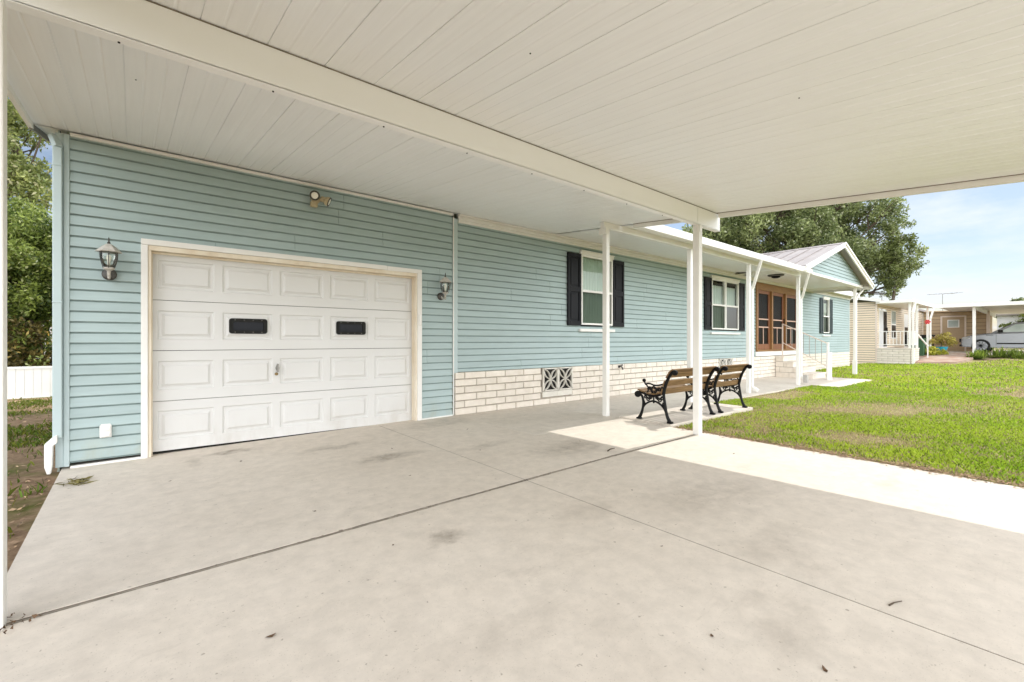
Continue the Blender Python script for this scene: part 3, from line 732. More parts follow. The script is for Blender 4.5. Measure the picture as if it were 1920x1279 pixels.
for k, (x0, x1) in enumerate(((14.905, 15.855), (15.965, 17.015), (17.125, 18.265))):
    b = MB(); ya, yb = 5.965, 6.0; z0, z1 = .935, 2.795; s = .10
    b.box(x0, x0 + s, ya, yb, z0, z1); b.box(x1 - s, x1, ya, yb, z0, z1); b.box(x0 + s, x1 - s, ya, yb, z0, z0 + .17); b.box(x0 + s, x1 - s, ya, yb, z1 - s, z1)
    for zz in (1.62, 1.87): b.box(x0 + s, x1 - s, ya + .004, yb - .004, zz, zz + .04, 1)
    b.box((x0 + x1) / 2 - .016, (x0 + x1) / 2 + .016, ya + .006, yb - .006, z0 + .17, 1.62, 1)
    d = obj('screen_door' if k == 1 else 'screen_panel', b, [M['redwood'], M['muntin']], home, bevel=.003)
    q = MB(); q.face([(x0 + s, 5.99, z0 + .17), (x1 - s, 5.99, z0 + .17), (x1 - s, 5.99, z1 - s), (x0 + s, 5.99, z1 - s)])
    obj('screen', q, M['doorscreen'], d)
    if k == 1:
        q = MB(); q.bar((x1 - .05, 5.93, 1.80), (x1 - .05, 5.93, 1.95), .025, .025); q.bar((x1 - .05, 5.93, 1.82), (x1 - .05, 5.965, 1.82), .015, .015); q.bar((x1 - .05, 5.93, 1.93), (x1 - .05, 5.965, 1.93), .015, .015)
        obj('door_handle', q, M['castiron'], d)
b = MB()
b.prism([(5.7, 3.20), (5.7, 3.32), (10.5, 4.45), (15.3, 3.32), (15.3, 3.2), (10.5, 4.33)], lambda p, t: (t, p[0], p[1]), HX0 + .1, HX1 + .3)
obj('roof', b, M['roofwhite'], home)
b = MB()
b.box(19.75, HX1 + .3, 5.66, 5.70, 3.13, 3.33); b.box(19.75, HX1 + .25, 5.70, 5.99, 3.178, 3.198)
b.box(HX1 + .26, HX1 + .31, 5.66, 5.75, 3.1, 3.34)
obj('eave_fascia', b, M['white'], home, bevel=.003)

# ------------------------------------------------------------------ carport
carport = empty('carport', 'broad cream panelled carport roof on a deep beam between two slim white posts', 'carport', (2.6, 2.95, 0))
CX0, CX1, CY0 = -0.69, 6.0, -1.0
prof = []
x = CX0; SEAM0 = -0.361; SP = 0.3195
pts = [(CX0, 0)]
k = math.ceil((CX0 - SEAM0) / SP)
evs = []
for kk in range(-3, 25):
    s = SEAM0 + kk * SP
    evs.append((s, 'seam')); evs.append((s + SP / 3, 'rib')); evs.append((s + 2 * SP / 3, 'rib'))
for s, t in sorted(evs):
    if s < CX0 + .03 or s > CX1 - .03: continue
    if t == 'seam': pts += [(s - .0035, 0), (s - .002, .007), (s + .002, .007), (s + .0035, 0)]
    else: pts += [(s - .010, 0), (s - .003, .0029), (s + .003, .0029), (s + .010, 0)]
pts.append((CX1, 0))
b = MB()
ys = [CY0, 6.03]
for i in range(len(pts) - 1):
    (xa, da), (xb, db) = pts[i], pts[i + 1]
    b.face([(xa, ys[0], zc(ys[0]) + da), (xb, ys[0], zc(ys[0]) + db), (xb, ys[1], zc(ys[1]) + db), (xa, ys[1], zc(ys[1]) + da)])
b.face([(CX0, ys[0], zc(ys[0]) + .09), (CX1, ys[0], zc(ys[0]) + .09), (CX1, ys[1], zc(ys[1]) + .09), (CX0, ys[1], zc(ys[1]) + .09)])
obj('roof_panel', b, M['ceil'], carport, fixn=False)
def edge(b, xa, xb, y0, y1, lo, hi, m=0):
    b.prism([(y0, zc(y0) + lo), (y1, zc(y1) + lo), (y1, zc(y1) + hi), (y0, zc(y0) + hi)], lambda p, t: (t, p[0], p[1]), xa, xb, m)
b = MB()
edge(b, CX1 + .004, CX1 + .045, CY0, 2.90, -.062, .13); edge(b, CX1 + .004, CX1 + .045, 3.0, 4.24, -.062, .13)
edge(b, CX1 - .006, CX1 + .003, CY0, 4.24, -.006, .01, 1)
obj('edge_fascia', b, [M['white'], M['crack']], carport)
b = MB(); edge(b, CX0 - .035, CX0 - .001, CY0, 5.99, -.05, .13)
obj('edge_fascia', b, M['white'], carport, bevel=.003)
b = MB(); b.box(CX0 - .03, CX1 + .04, CY0 - .035, CY0 - .001, zc(CY0) - .06, zc(CY0) + .14)
obj('edge_fascia', b, M['white'], carport, bevel=.003)
b = MB()
by0, by1 = 2.920, 2.962; bz = zc(2.9)
def beamsec(b, xa, xb):
    b.box(xa, xb, by0, by0 + .004, bz - .218, bz - .002); b.box(xa, xb, by1 - .004, by1, bz - .225, zc(2.962) - .002)
    b.box(xa, xb, by0 - .004, by1 + .022, bz - .231, bz - .2255); b.box(xa, xb, by1 + .016, by1 + .022, bz - .2254, bz - .205)
beamsec(b, CX0 + .01, 5.50); beamsec(b, 5.506, 6.09)
b.box(6.091, 6.095, by0, by1, bz - .23, bz - .002)
b.box(CX0 + .01, 6.09, by0 - .003, by0 - .0005, bz - .007, bz - .001, 1)
obj('beam', b, [M['beamcream'], M['crack']], carport)
for k in range(9):
    b = MB(); xx = -0.05 + k * .69
    b.lathe([(.0055, 0), (.0055, -.004), (.003, -.006)], (xx, by1 + .010, bz - .2312), 8)
    b.v = [(v[0], v[1], 2 * (bz - .2312) - v[2] if False else v[2]) for v in b.v]
    obj('screw', b, M['blackrubber'], carport)
for (xx, yy) in ((3.25, 1.05), (1.72, 1.9), (.02, 4.1)):
    b = MB(); b.lathe([(.0045, 0), (.0045, -.003), (.002, -.005)], (xx, yy, zc(yy) - .0005), 8)
    obj('screw', b, M['blackrubber'], carport)
for (px, nm) in ((-0.468, 0), (5.545, 1)):
    b = MB(); w = .043; pz = g(px, 2.95)
    b.box(px - w, px + w, 2.945 - w, 2.945 + w, pz - .01, bz - .232)
    p = obj('post', b, M['white'], carport, bevel=.006)
    q = MB(); q.bar((px - .02, 2.945 - w - .004, bz - .32), (px - .02, 2.945 - w - .004, bz - .233), .03, .004); q.box(px - w - .004, px - w, 2.92, 2.97, bz - .32, bz - .233)
    obj('bracket', q, M['white'], p)

# ------------------------------------------------------------------ covered porch along the home
porch = empty('covered_porch', 'low white porch roof on slim posts with a small gable over the entry', 'porch', (12.0, 4.53, 0))
b = MB()
px0, px1 = CX1 + .05, 13.95
i = 0; xs = px0
cut = [px0]
while xs < px1:
    xs += .31; cut.append(min(xs, px1))
for a0, a1 in zip(cut, cut[1:]):
    b.face([(a0 + .003, 4.27, zc(4.27)), (a1 - .003, 4.27, zc(4.27)), (a1 - .003, 6.02, zc(6.02)), (a0 + .003, 6.02, zc(6.02))])
    b.face([(a1 - .003, 4.27, zc(4.27)), (a1 + .003, 4.27, zc(4.27) + .006), (a1 + .003, 6.02, zc(6.02) + .006), (a1 - .003, 6.02, zc(6.02))])
b.face([(px0, 4.27, zc(4.27) + .09), (px1, 4.27, zc(4.27) + .09), (px1, 6.02, zc(6.02) + .09), (px0, 6.02, zc(6.02) + .09)])
obj('roof_panel', b, M['ceil'], porch, fixn=False)
b = MB()
gz = 3.0
b.prism([(4.20, gz - .0), (4.25, gz - .01), (4.268, gz - .01), (4.268, gz + .15), (4.26, gz + .152), (4.26, gz + .005), (4.215, gz + .01), (4.20, gz + .10), (4.185, gz + .11), (4.185, gz + .10)], lambda p, t: (t, p[0], p[1]), 6.06, 13.95)
b.box(6.055, 6.06, 4.185, 4.268, gz - .01, gz + .15); b.box(13.951, 13.956, 4.185, 4.268, gz - .01, gz + .15)
obj('gutter', b, M['whiteclean'], porch, fixn=True)
b = MB(); b.box(5.61, 14.05, 4.495, 4.57, zc(4.53) - .095, zc(4.53) - .004)
obj('beam', b, M['white'], porch, bevel=.003)
POSTS = [5.70, 8.24, 10.84, 13.95, 19.37]
for i, px in enumerate(POSTS):
    b = MB(); w = .04
    top = zc(4.53) - .096 if i < 4 else 3.045
    base = g(px, 4.53) if i < 3 else (g(px, 4.5) - .02 if i == 3 else float(lz(px, 4.5)) - .03)
    b.box(px - w, px + w, 4.53 - w, 4.53 + w, base - .02, top)
    if i == 4: b.box(px - .06, px + .06, 4.47, 4.59, base - .02, base + .55)
    p = obj('post', b, M['white'], porch, bevel=.005)
    if i == 0:
        q = MB(); q.box(px - .095, px - w - .002, 4.46, 4.60, top - .10, top); q.lathe([(.008, 0), (.008, -.006)], (px - .068, 4.459, top - .05), 8, 0, 'y')
        obj('bracket', q, M['white'], p, bevel=.003)
def downspout(pts, w=.075, d=.055):
    b = MB()
    for a, c in zip(pts, pts[1:]): b.bar(a, c, w, d, up=(0, 1, 0) if abs(Vector(c).z - Vector(a).z) > .5 else (0, 0, 1))
    return b
ds = obj('downspout', downspout([(10.78, 4.235, 3.0), (11.02, 4.50, 2.46), (11.02, 4.53, 2.40), (11.02, 4.53, .12)]), M['whiteclean'], porch, bevel=.006)
b = MB(); b.bar((11.02, 4.50, .115), (11.02, 4.40, .06), .10, .07); obj('downspout_elbow', b, M['whiteclean'], ds, bevel=.01)
ds = obj('downspout', downspout([(13.82, 4.235, 3.0), (14.16, 4.49, 2.43), (14.16, 4.53, 2.37), (14.16, 4.53, .25), (14.16, 4.45, .15)]), M['whiteclean'], porch, bevel=.006)
b = MB(); b.box(14.10, 14.22, 4.36, 4.46, .06, .27); obj('downspout_elbow', b, M['grayrail'], ds, bevel=.012)
obj('downspout', downspout([(19.95, 4.36, 3.12), (19.88, 4.42, 3.0), (19.62, 4.52, 2.78), (19.53, 4.53, 2.62), (19.53, 4.53, .2)], .055), M['whiteclean'], porch, bevel=.006)
# entry gable
AX, AZ, EZ, HS = 16.62, 4.17, 3.17, 3.2
sl = (AZ - EZ) / HS
def rz(x): return AZ - sl * abs(x - AX)
b = MB()
for sgn in (-1, 1):
    n = 12; e = 3.25
    for k in range(n):                       # raised-seam metal panels running down the slope, side by side from the front edge back
        ya = 4.16 + k * .40; yb = ya + .385
        m = 1 if (sgn < 0 and k in (6, 7)) else 0
        P0, P1 = (AX, AZ), (AX + sgn * e, AZ - sl * e)
        b.face([(P0[0], ya, P0[1]), (P1[0], ya, P1[1]), (P1[0], yb, P1[1]), (P0[0], yb, P0[1])], m)
        b.prism([(ya + .385, 0), (ya + .40, 0), (ya + .40, .03), (ya + .385, .03)], lambda p, t, s=sgn: (AX + s * t, p[0], AZ - sl * t + p[1]), 0, e, m)
    b.face([(AX, 4.16, AZ - .03), (AX + sgn * e, 4.16, AZ - sl * e - .03), (AX + sgn * e, 9.3, AZ - sl * e - .03), (AX, 9.3, AZ - .03)], 0)
b.prism([(AX - .10, AZ - .02), (AX, AZ + .035), (AX + .10, AZ - .02)], lambda p, t: (p[0], t, p[1]), 4.15, 9.0)
gr = obj('gable_roof', b, [M['metalroof'], M['roofwhite']], porch)
b = MB()
for sgn in (-1, 1):
    e = HS + .08
    b.prism([(0, .012), (e, -sl * e + .012), (e, -sl * e - .13), (0, -.13)], lambda p, t, s=sgn: (AX + s * p[0], t, AZ + p[1]), 4.12, 4.158)
    b.prism([(0, .03), (e + .03, -sl * (e + .03) + .03), (e + .03, -sl * (e + .03) - .035), (0, -.035)], lambda p, t, s=sgn: (AX + s * p[0], t, AZ + p[1]), 4.09, 4.119)
    b.box(min(AX + sgn * (e - .02), AX + sgn * (e + .04)), max(AX + sgn * (e - .02), AX + sgn * (e + .04)), 4.16, 9.0 if sgn > 0 else 5.6, AZ - sl * e - .13, AZ - sl * e - .012)
obj('rake_board', b, M['white'], porch, bevel=.003)
b = MB(); zb = 3.13; z = zb; hw = 2.78
while z < AZ - .12:
    h0 = min(hw, (AZ - .03 - z) / sl - .03); h1 = min(hw, (AZ - .03 - z - PITCH) / sl - .03)
    if h1 < .02: h1 = .02
    for (o, zz, hh) in ((0, 0, 0),):
        y0, y1 = 4.385, 4.372
        b.face([(AX - h0, y1, z), (AX + h0, y1, z), (AX + h1, y0, z + PITCH - .008), (AX - h1, y0, z + PITCH - .008)])
        b.face([(AX - h0, y1, z), (AX + h0, y1, z), (AX + h0, 4.40, z), (AX - h0, 4.40, z)])
    z += PITCH
b.face([(AX - hw, 4.402, zb), (AX + hw, 4.402, zb), (AX + hw, 4.402, rz(AX + hw) - .03), (AX, 4.402, AZ - .05), (AX - hw, 4.402, rz(AX - hw) - .03)], 1)
obj('gable_wall', b, [M['siding'], M['dark']], porch, fixn=False)
b = MB()
b.box(13.80, 19.45, 4.36, 4.56, 3.05, 3.125); b.box(19.33, 19.42, 4.561, 6.0, 3.05, 3.14); b.box(19.46, 19.62, 4.36, 4.6, 3.04, 3.16)
obj('gable_beam', b, M['white'], porch, bevel=.004)
b = MB()
for k in range(18):
    a0 = 13.97 + k * .3; b.face([(a0 + .003, 4.565, 3.128), (a0 + .297, 4.565, 3.128), (a0 + .297, 5.99, 3.128), (a0 + .003, 5.99, 3.128)])
b.face([(13.96, 4.565, 3.133), (19.4, 4.565, 3.133), (19.4, 5.99, 3.133), (13.96, 5.99, 3.133)])
obj('ceiling_panel', b, M['ceil'], porch, fixn=False)
lamp = empty('ceiling_light', 'dark flush ceiling light under the porch roof by the entry', 'ceiling light', (14.25, 5.2, 3.115))
b = MB(); b.lathe([(.21, 0), (.21, -.03), (.17, -.045), (.12, -.05)], (14.25, 5.2, zc(5.2) - .003), 20)
obj('base', b, M['lanterndark'], lamp, smooth=False)
b = MB(); b.lathe([(.12, -.0505), (.11, -.08), (.06, -.10), (.01, -.105)], (14.25, 5.2, zc(5.2) - .003), 20)
obj('shade', b, M['blackglass'], lamp, smooth=True)

# ------------------------------------------------------------------ entry steps
steps = empty('entry_steps', 'cream block entry steps with a thin handrail below the redwood screens', 'steps', (16.9, 5.4, 0))
b = MB(); g0 = g(16, 5) - .03; tx0, tx1 = 16.3, 17.5
rise = (.72 - .02) / 4; n = 4
for k in range(n):                    # k=0 bottom
    y0 = 4.88 + k * .28; y1 = y0 + .28 if k < n - 1 else 5.965
    zt = g0 + rise * (k + 1)
    b.box(tx0 - .015, tx1 + .015, y0 - .02, y1, zt - .045, zt, 0)
    b.box(tx0 + .02, tx1 - .02, y0 + .03, y1, zt - rise, zt - .046, 1)
    if y1 < 5.9: b.box(tx0 + .02, tx1 - .02, y1 + .001, 5.96, zt - rise, zt - .002, 1)
    u = tx0
    j = 0
    while u < tx1 - .02:
        e = min(u + (.40 if (j or k % 2) else .2), tx1); b.box(u + .004, e - .004, y0, y0 + .028, zt - rise + .006, zt - .047, 0); u = e; j += 1
    u = y0; j = 0
    while u < 5.955:
        e = min(u + (.40 if (j or k % 2) else .2), 5.96)
        zz = zt - .047 if u < y1 - .05 else zt - .006
        if u < y1 - .05: e = min(e, y1)
        b.box(tx0, tx0 + .018, u + .005, e - .005, zt - rise + .006, zz, 0); b.box(tx1 - .018, tx1, u + .005, e - .005, zt - rise + .006, zz, 0); u = e; j += 1
obj('tread', b, [M['brick'], M['mortar']], steps, bevel=.003)
b = MB(); rx = 16.36
top = (rx, 5.77, 1.76); bot = (rx, 4.52, 1.13)
b.bar(top, bot, .03, .03); b.bar((rx, 5.77, 1.15), (rx, 4.52, .42), .025, .025); b.bar(top, (rx, 5.77, .70), .03, .03)
hr = obj('handrail', b, M['pinkrail'], steps, bevel=.003)
for k in range(7):
    t = (k + .7) / 7.6; y = 5.77 - 1.25 * t; zt = 1.76 - .63 * t; zl = 1.15 - .73 * t
    q = MB(); q.bar((rx, y, zl), (rx, y, zt), .014, .014); obj('baluster', q, M['grayrail'], hr)
b = MB(); b.box(rx - .03, rx + .03, 4.47, 4.53, g0 - .01, 1.16); b.box(rx + .05, rx + .17, 4.44, 4.56, g0 - .01, .86)
obj('newel_post', b, M['trimwhite'], steps, bevel=.004)

# ------------------------------------------------------------------ wall lanterns and flood light
def lantern(name, x, z, label):
    t = empty(name, label, 'wall light', (x, 5.98, z), group='coach lanterns beside the garage door')
    b = MB(); b.lathe([(.058, 0), (.058, -.012), (.045, -.022), (.02, -.028)], (0, 0, -.11), 20, 0, 'y')
    obj('back_plate', b, M['lanterndark'], t, off=False, smooth=False)
    b = MB(); b.tube([(0, -.02, -.12), (0, -.06, -.15), (0, -.10, -.15), (0, -.13, -.12), (0, -.135, -.085)], [.013, .012, .012, .013, .016], 8)
    b.lathe([(.004, -.055), (.012, -.045), (.006, -.03), (.016, -.015)], (0, -.135, -.115), 10)
    obj('arm', b, M['lanternwhite'], t, off=False)
    b = MB(); c = (0, -.135, 0)
    b.lathe([(.018, -.09), (.042, -.075), (.047, -.06), (.03, -.055)], c, 14)
    obj('cup', b, M['lanternwhite'], t, off=False)
    b = MB(); b.lathe([(.036, -.055), (.056, -.01), (.066, .05), (.064, .085), (.058, .098)], c, 16)
    obj('glass', b, M['lanternglass'], t, off=False, smooth=True)
    b = MB()
    for k in range(6):
        a = 2 * math.pi * (k + .5) / 6
        b.tube([(c[0] + r * math.cos(a), c[1] + r * math.sin(a), zz) for r, zz in ((.045, -.066), (.060, -.02), (.072, .035), (.075, .07), (.070, .098))], .0036, 6)
    b.tube([(c[0] + .072 * math.cos(2 * math.pi * k / 20), c[1] + .072 * math.sin(2 * math.pi * k / 20), .098) for k in range(20)], .006, 6, closed=True)
    obj('cage', b, M['lanterndark'], t, off=False)
    b = MB(); b.lathe([(.098, .088), (.10, .093), (.078, .115), (.05, .145), (.024, .165), (.012, .17)], c, 6)
    obj('cap', b, M['lanternwhite'], t, off=False)
    b = MB(); b.lathe([(.010, .17), (.014, .18), (.007, .19), (.007, .215), (.003, .232)], c, 8)
    obj('finial', b, M['lanterndark'], t, off=False)
    b = MB(); b.lathe([(.01, -.055), (.013, -.02), (.012, .0), (.02, .03), (.016, .06), (.003, .072)], c, 10)
    obj('bulb', b, M['lens'], t, off=False, smooth=True)
    return t
lantern('wall_lantern', -.172, 1.965, 'chalky white capped coach lantern left of the garage door, near the house corner')
lantern('wall_lantern', 3.585, 1.985, 'dark coach lantern right of the garage door, beside the white wall seam')
fl = empty('flood_light', 'yellowed twin head flood light with sensor box high over the garage door', 'flood light', (1.77, 5.98, 2.98))
b = MB(); b.lathe([(.055, 0), (.055, -.025), (.04, -.035)], (0, 0, 0), 16, 0, 'y'); b.tube([(0, -.03, 0), (-.06, -.06, .0), (-.075, -.075, .01)], .014, 8); b.tube([(0, -.03, 0), (.07, -.06, -.02), (.085, -.075, -.02)], .014, 8)
obj('mount', b, M['floodbeige'], fl, off=False)
def head(center, d, name):
    d = Vector(d).normalized(); h = MB()
    h.lathe([(.018, -.075), (.03, -.07), (.034, -.03), (.055, .0), (.058, .03), (.052, .035)], (0, 0, 0), 18)
    h.lathe([(.060, .030), (.060, .0375), (.040, .0365)], (0, 0, 0), 18, 1)
    h.lathe([(.040, .037), (.02, .042), (.002, .043)], (0, 0, 0), 18, 2)
    qn = Vector((0, 0, 1)).rotation_difference(d)
    h.v = [tuple(qn @ Vector(v) + Vector(center)) for v in h.v]
    obj(name, h, [M['floodbeige'], M['lanterndark'], M['lens']], fl, off=False)
head((-.035, -.115, .015), (-.45, -.85, -.28), 'lamp_head'); head((.105, -.10, -.02), (.75, -.35, -.35), 'lamp_head')
b = MB(); b.box(-.075, .005, -.085, -.03, -.115, -.05); obj('sensor_box', b, M['floodbeige'], fl, off=False, bevel=.008)

# ------------------------------------------------------------------ park benches
def spiral(c, r0, turns, a0, sgn=1, n=22):
    return [(c[0] + r0 * (1 - .78 * k / n) * math.cos(a0 + sgn * 2 * math.pi * turns * k / n), c[1] + r0 * (1 - .78 * k / n) * math.sin(a0 + sgn * 2 * math.pi * turns * k / n)) for k in range(n + 1)]
def smooth2(p, n=6):
    out = []
    for i in range(len(p) - 1):
        p0 = p[max(i - 1, 0)]; p1 = p[i]; p2 = p[i + 1]; p3 = p[min(i + 2, len(p) - 1)]
        for k in range(n):
            t = k / n
            out.append(tuple(.5 * ((2 * p1[a]) + (-p0[a] + p2[a]) * t + (2 * p0[a] - 5 * p1[a] + 4 * p2[a] - p3[a]) * t * t + (-p0[a] + 3 * p1[a] - 3 * p2[a] + p3[a]) * t ** 3) for a in (0, 1)))
    out.append(p[-1]); return out
BACK = smooth2([(.095, .40), (.075, .49), (.035, .60), (-.02, .69), (-.045, .715)])
SEAT = smooth2([(.50, .405), (.42, .385), (.30, .36), (.18, .375), (.095, .42)])
def end_frame():
    b = MB()
    def T(p, r, sm=True, sx=1.35):
        p = smooth2(p) if sm else p
        b.tube([(0, q[0], q[1]) for q in p], r, 8, 0, sx=sx, axis=(1, 0, 0))
    n1 = len(smooth2([(0, 0)] * 6))
    T([(0.0, .015), (.03, .07), (.055, .15), (.075, .26), (.09, .36), (.095, .41)], [.024 - .006 * min(1, k / 12) for k in range(31)])
    T([(.50, .015), (.465, .08), (.44, .16), (.43, .25), (.445, .33), (.49, .375)], [.024 - .008 * min(1, k / 12) for k in range(31)])
    T([(.095, .40), (.075, .49), (.035, .60), (-.02, .69), (-.05, .725), (-.085, .73)], .021)
    T(SEAT, .018, False)
    b.lathe([(.01, -.022), (.036, -.02), (.04, 0), (.036, .02), (.01, .022)], (0, -.082, .712), 14, 0, 'x')
    b.lathe([(.01, -.024), (.045, -.02), (.05, 0), (.045, .02), (.01, .024)], (0, .525, .365), 14, 0, 'x')
    b.ball((0, .415, .575), .027, 0, 10)
    T([(.41, .56), (.395, .525), (.365, .50), (.345, .47), (.35, .425), (.365, .39)], .010)
    T([(.39, .52), (.33, .535), (.24, .515), (.15, .525), (.065, .555)], .012)
    T([(.045, .11), (.085, .19), (.15, .25), (.255, .285), (.36, .25), (.425, .19), (.455, .11)], .014)
    # rosette between arm and seat, scrolls all round
    cr = [(.255 + .045 * math.cos(2 * math.pi * k / 18), .445 + .045 * math.sin(2 * math.pi * k / 18)) for k in range(18)]
    b.tube([(0, p[0], p[1]) for p in cr], .011, 6, 0, closed=True, sx=1.3, axis=(1, 0, 0))
    for k in range(6):
        a = 2 * math.pi * k / 6; b.ball((0, .255 + .026 * math.cos(a), .445 + .026 * math.sin(a)), .011, 0, 7)
    for (c, r, t, a, s) in (((.165, .455), .032, 1.3, 0, 1), ((.325, .465), .026, 1.3, math.pi, -1), ((.12, .475), .022, 1.2, 1, 1), ((.16, .305), .036, 1.4, 0, 1), ((.345, .305), .036, 1.4, math.pi, -1),
                            ((.115, .335), .028, 1.3, 2, -1), ((.395, .335), .026, 1.3, 1, 1), ((.205, .335), .024, 1.3, 3, -1), ((.30, .335), .024, 1.3, 0, 1), ((.10, .25), .022, 1.2, 1, 1), ((.415, .25), .020, 1.2, 2, -1)):
        b.tube([(0, p[0], p[1]) for p in spiral(c, r, t, a, s)], .0092, 6, 0, sx=1.3, axis=(1, 0, 0))
    for (p, q) in (((.255, .285), (.255, .36)), ((.20, .44), (.09, .44)), ((.30, .445), (.36, .46)), ((.255, .49), (.255, .515))): T([p, q], .010, False)
    b.ball((0, .255, .268), .016, 0, 8)
    for y in (-.005, .50):
        b.box(-.028, .028, y - .035, y + .035, -.004, .022)
    return b
FR = None
def bench(x0, L, label):
    global FR
    t = empty('park_bench', label, 'bench', (x0, 3.49, g(6, 3.7) + .026), group='park benches in a row by the lawn')
    if FR is None:
        f = obj('end_frame', end_frame(), M['castiron'], t, off=False); FR = f
    else:
        f = FR.copy(); COL.objects.link(f); f.parent = t
    f.location = (.02, 0, 0)
    f2 = FR.copy(); COL.objects.link(f2); f2.parent = t; f2.location = (L - .02, 0, 0)
    def slat(nm, p, nrm, w, th):
        b = MB(); c = Vector((0, p[0], p[1])) ; n = Vector((0, nrm[0], nrm[1])).normalized()
        c = c + n * (.016 + th / 2)
        b.bar(c + Vector((-.005, 0, 0)), c + Vector((L + .005, 0, 0)), th, w, up=(0, -n.z, n.y))
        obj(nm, b, M['benchwood'], t, off=False, bevel=.005)
    for u in (.10, .37, .64, .91):
        k = u * (len(BACK) - 1); i = min(int(k), len(BACK) - 2); fr = k - i
        p = [BACK[i][a] * (1 - fr) + BACK[i + 1][a] * fr for a in (0, 1)]
        d = (BACK[i + 1][0] - BACK[i][0], BACK[i + 1][1] - BACK[i][1])
        slat('back_slat', p, (d[1], -d[0]), .087, .02)
    for u in (.03, .22, .41, .60, .79):
        k = u * (len(SEAT) - 1); i = min(int(k), len(SEAT) - 2); fr = k - i
        p = [SEAT[i][a] * (1 - fr) + SEAT[i + 1][a] * fr for a in (0, 1)]
        d = (SEAT[i + 1][0] - SEAT[i][0], SEAT[i + 1][1] - SEAT[i][1])
        n = (d[1], -d[0]); n = n if n[1] > 0 else (-n[0], -n[1])
        slat('seat_slat', p, n, .058, .02)
    return t
bench(5.78, 1.27, 'longer black iron park bench with wooden slats, behind the slim carport post')
bench(7.28, 0.93, 'shorter black iron park bench with wooden slats, farther along beside the lawn')

# ------------------------------------------------------------------ grass, litter
def blades(n, x, y, z, h, w, tint, lean=.5):
    a = rng.uniform(0, 2 * math.pi, n); l = rng.uniform(.1, lean, n) * h; la = rng.uniform(0, 2 * math.pi, n)
    V = np.empty((n, 4, 3))
    dx, dy = np.cos(a) * w / 2, np.sin(a) * w / 2
    V[:, 0] = np.stack([x - dx, y - dy, z - .01], 1); V[:, 1] = np.stack([x + dx, y + dy, z - .01], 1)
    mx, my = x + np.cos(la) * l * .4, y + np.sin(la) * l * .4
    V[:, 2] = np.stack([mx + dx * .8, my + dy * .8, z + h * .6], 1)
    V[:, 3] = np.stack([x + np.cos(la) * l, y + np.sin(la) * l, z + h], 1)
    F = np.arange(n * 4).reshape(n, 4)[:, [0, 1, 2, 3]]
    T = np.repeat(tint, 4, 0)
    return V.reshape(-1, 3), F, T
def vnoise(x, y, s, seed):
    r = np.random.default_rng(seed); G = r.random((64, 64))
    u, v = x * s, y * s; i, j = np.floor(u).astype(int), np.floor(v).astype(int); fu, fv = u - i, v - j
    fu = fu * fu * (3 - 2 * fu); fv = fv * fv * (3 - 2 * fv)
    q = lambda a, b: G[a % 64, b % 64]
    return (q(i, j) * (1 - fu) + q(i + 1, j) * fu) * (1 - fv) + (q(i, j + 1) * (1 - fu) + q(i + 1, j + 1) * fu) * fv
def dryness(x, y):
    d = .6 * vnoise(x, y, .45, 1) + .3 * vnoise(x, y, 1.3, 2) + .18 * vnoise(x, y, 4, 3)
    d = np.clip((d - .53) / .18, 0, 1)
    # the worn patch in the middle of the lawn
    e = 0
    for (cx, cy, sa_, sb_, k_) in ((10.4, 2.0, 1.7, .75, 1.15), (8.9, 3.0, 1.3, .6, .75), (7.3, 3.0, .9, .4, .6), (12.5, .9, 1.3, .7, .6), (7.6, 1.2, .5, .25, .3)):
        u_ = (x - cx) * .80 - (y - cy) * .60; v_ = (x - cx) * .60 + (y - cy) * .80
        e = np.maximum(e, k_ * np.exp(-((u_ / sa_) ** 2 + (v_ / sb_) ** 2)))
    e = e * (.25 + .7 * vnoise(x, y, 1.6, 9) + .55 * vnoise(x, y, 4.2, 12))
    s = np.clip((x - 15) / 6, 0, 1)
    edge_ = np.exp(-np.abs(x - 5.7) / .22) * 1.1
    return np.clip(np.maximum(d * (1 - .75 * s), e * 1.25) + edge_, 0, 1)
def on_lawn(x, y):
    k = np.ones(len(x), bool)
    k &= ~((x < 8.37) & (y > 3.40)); k &= ~((x < 14.2) & (y > 4.27)); k &= ~((x > 14.15) & (x < 17.65) & (y > 3.63)); k &= ~((x > 17) & (x < 24.9) & (y > 5.93)); k &= x > 5.685
    k &= ~((x > 27.9) & (y > 4.4)); k &= x < 33.0
    k &= ~((x > 28.6) & (y > 3.0 - (x - 28.6) * .42))
    return k
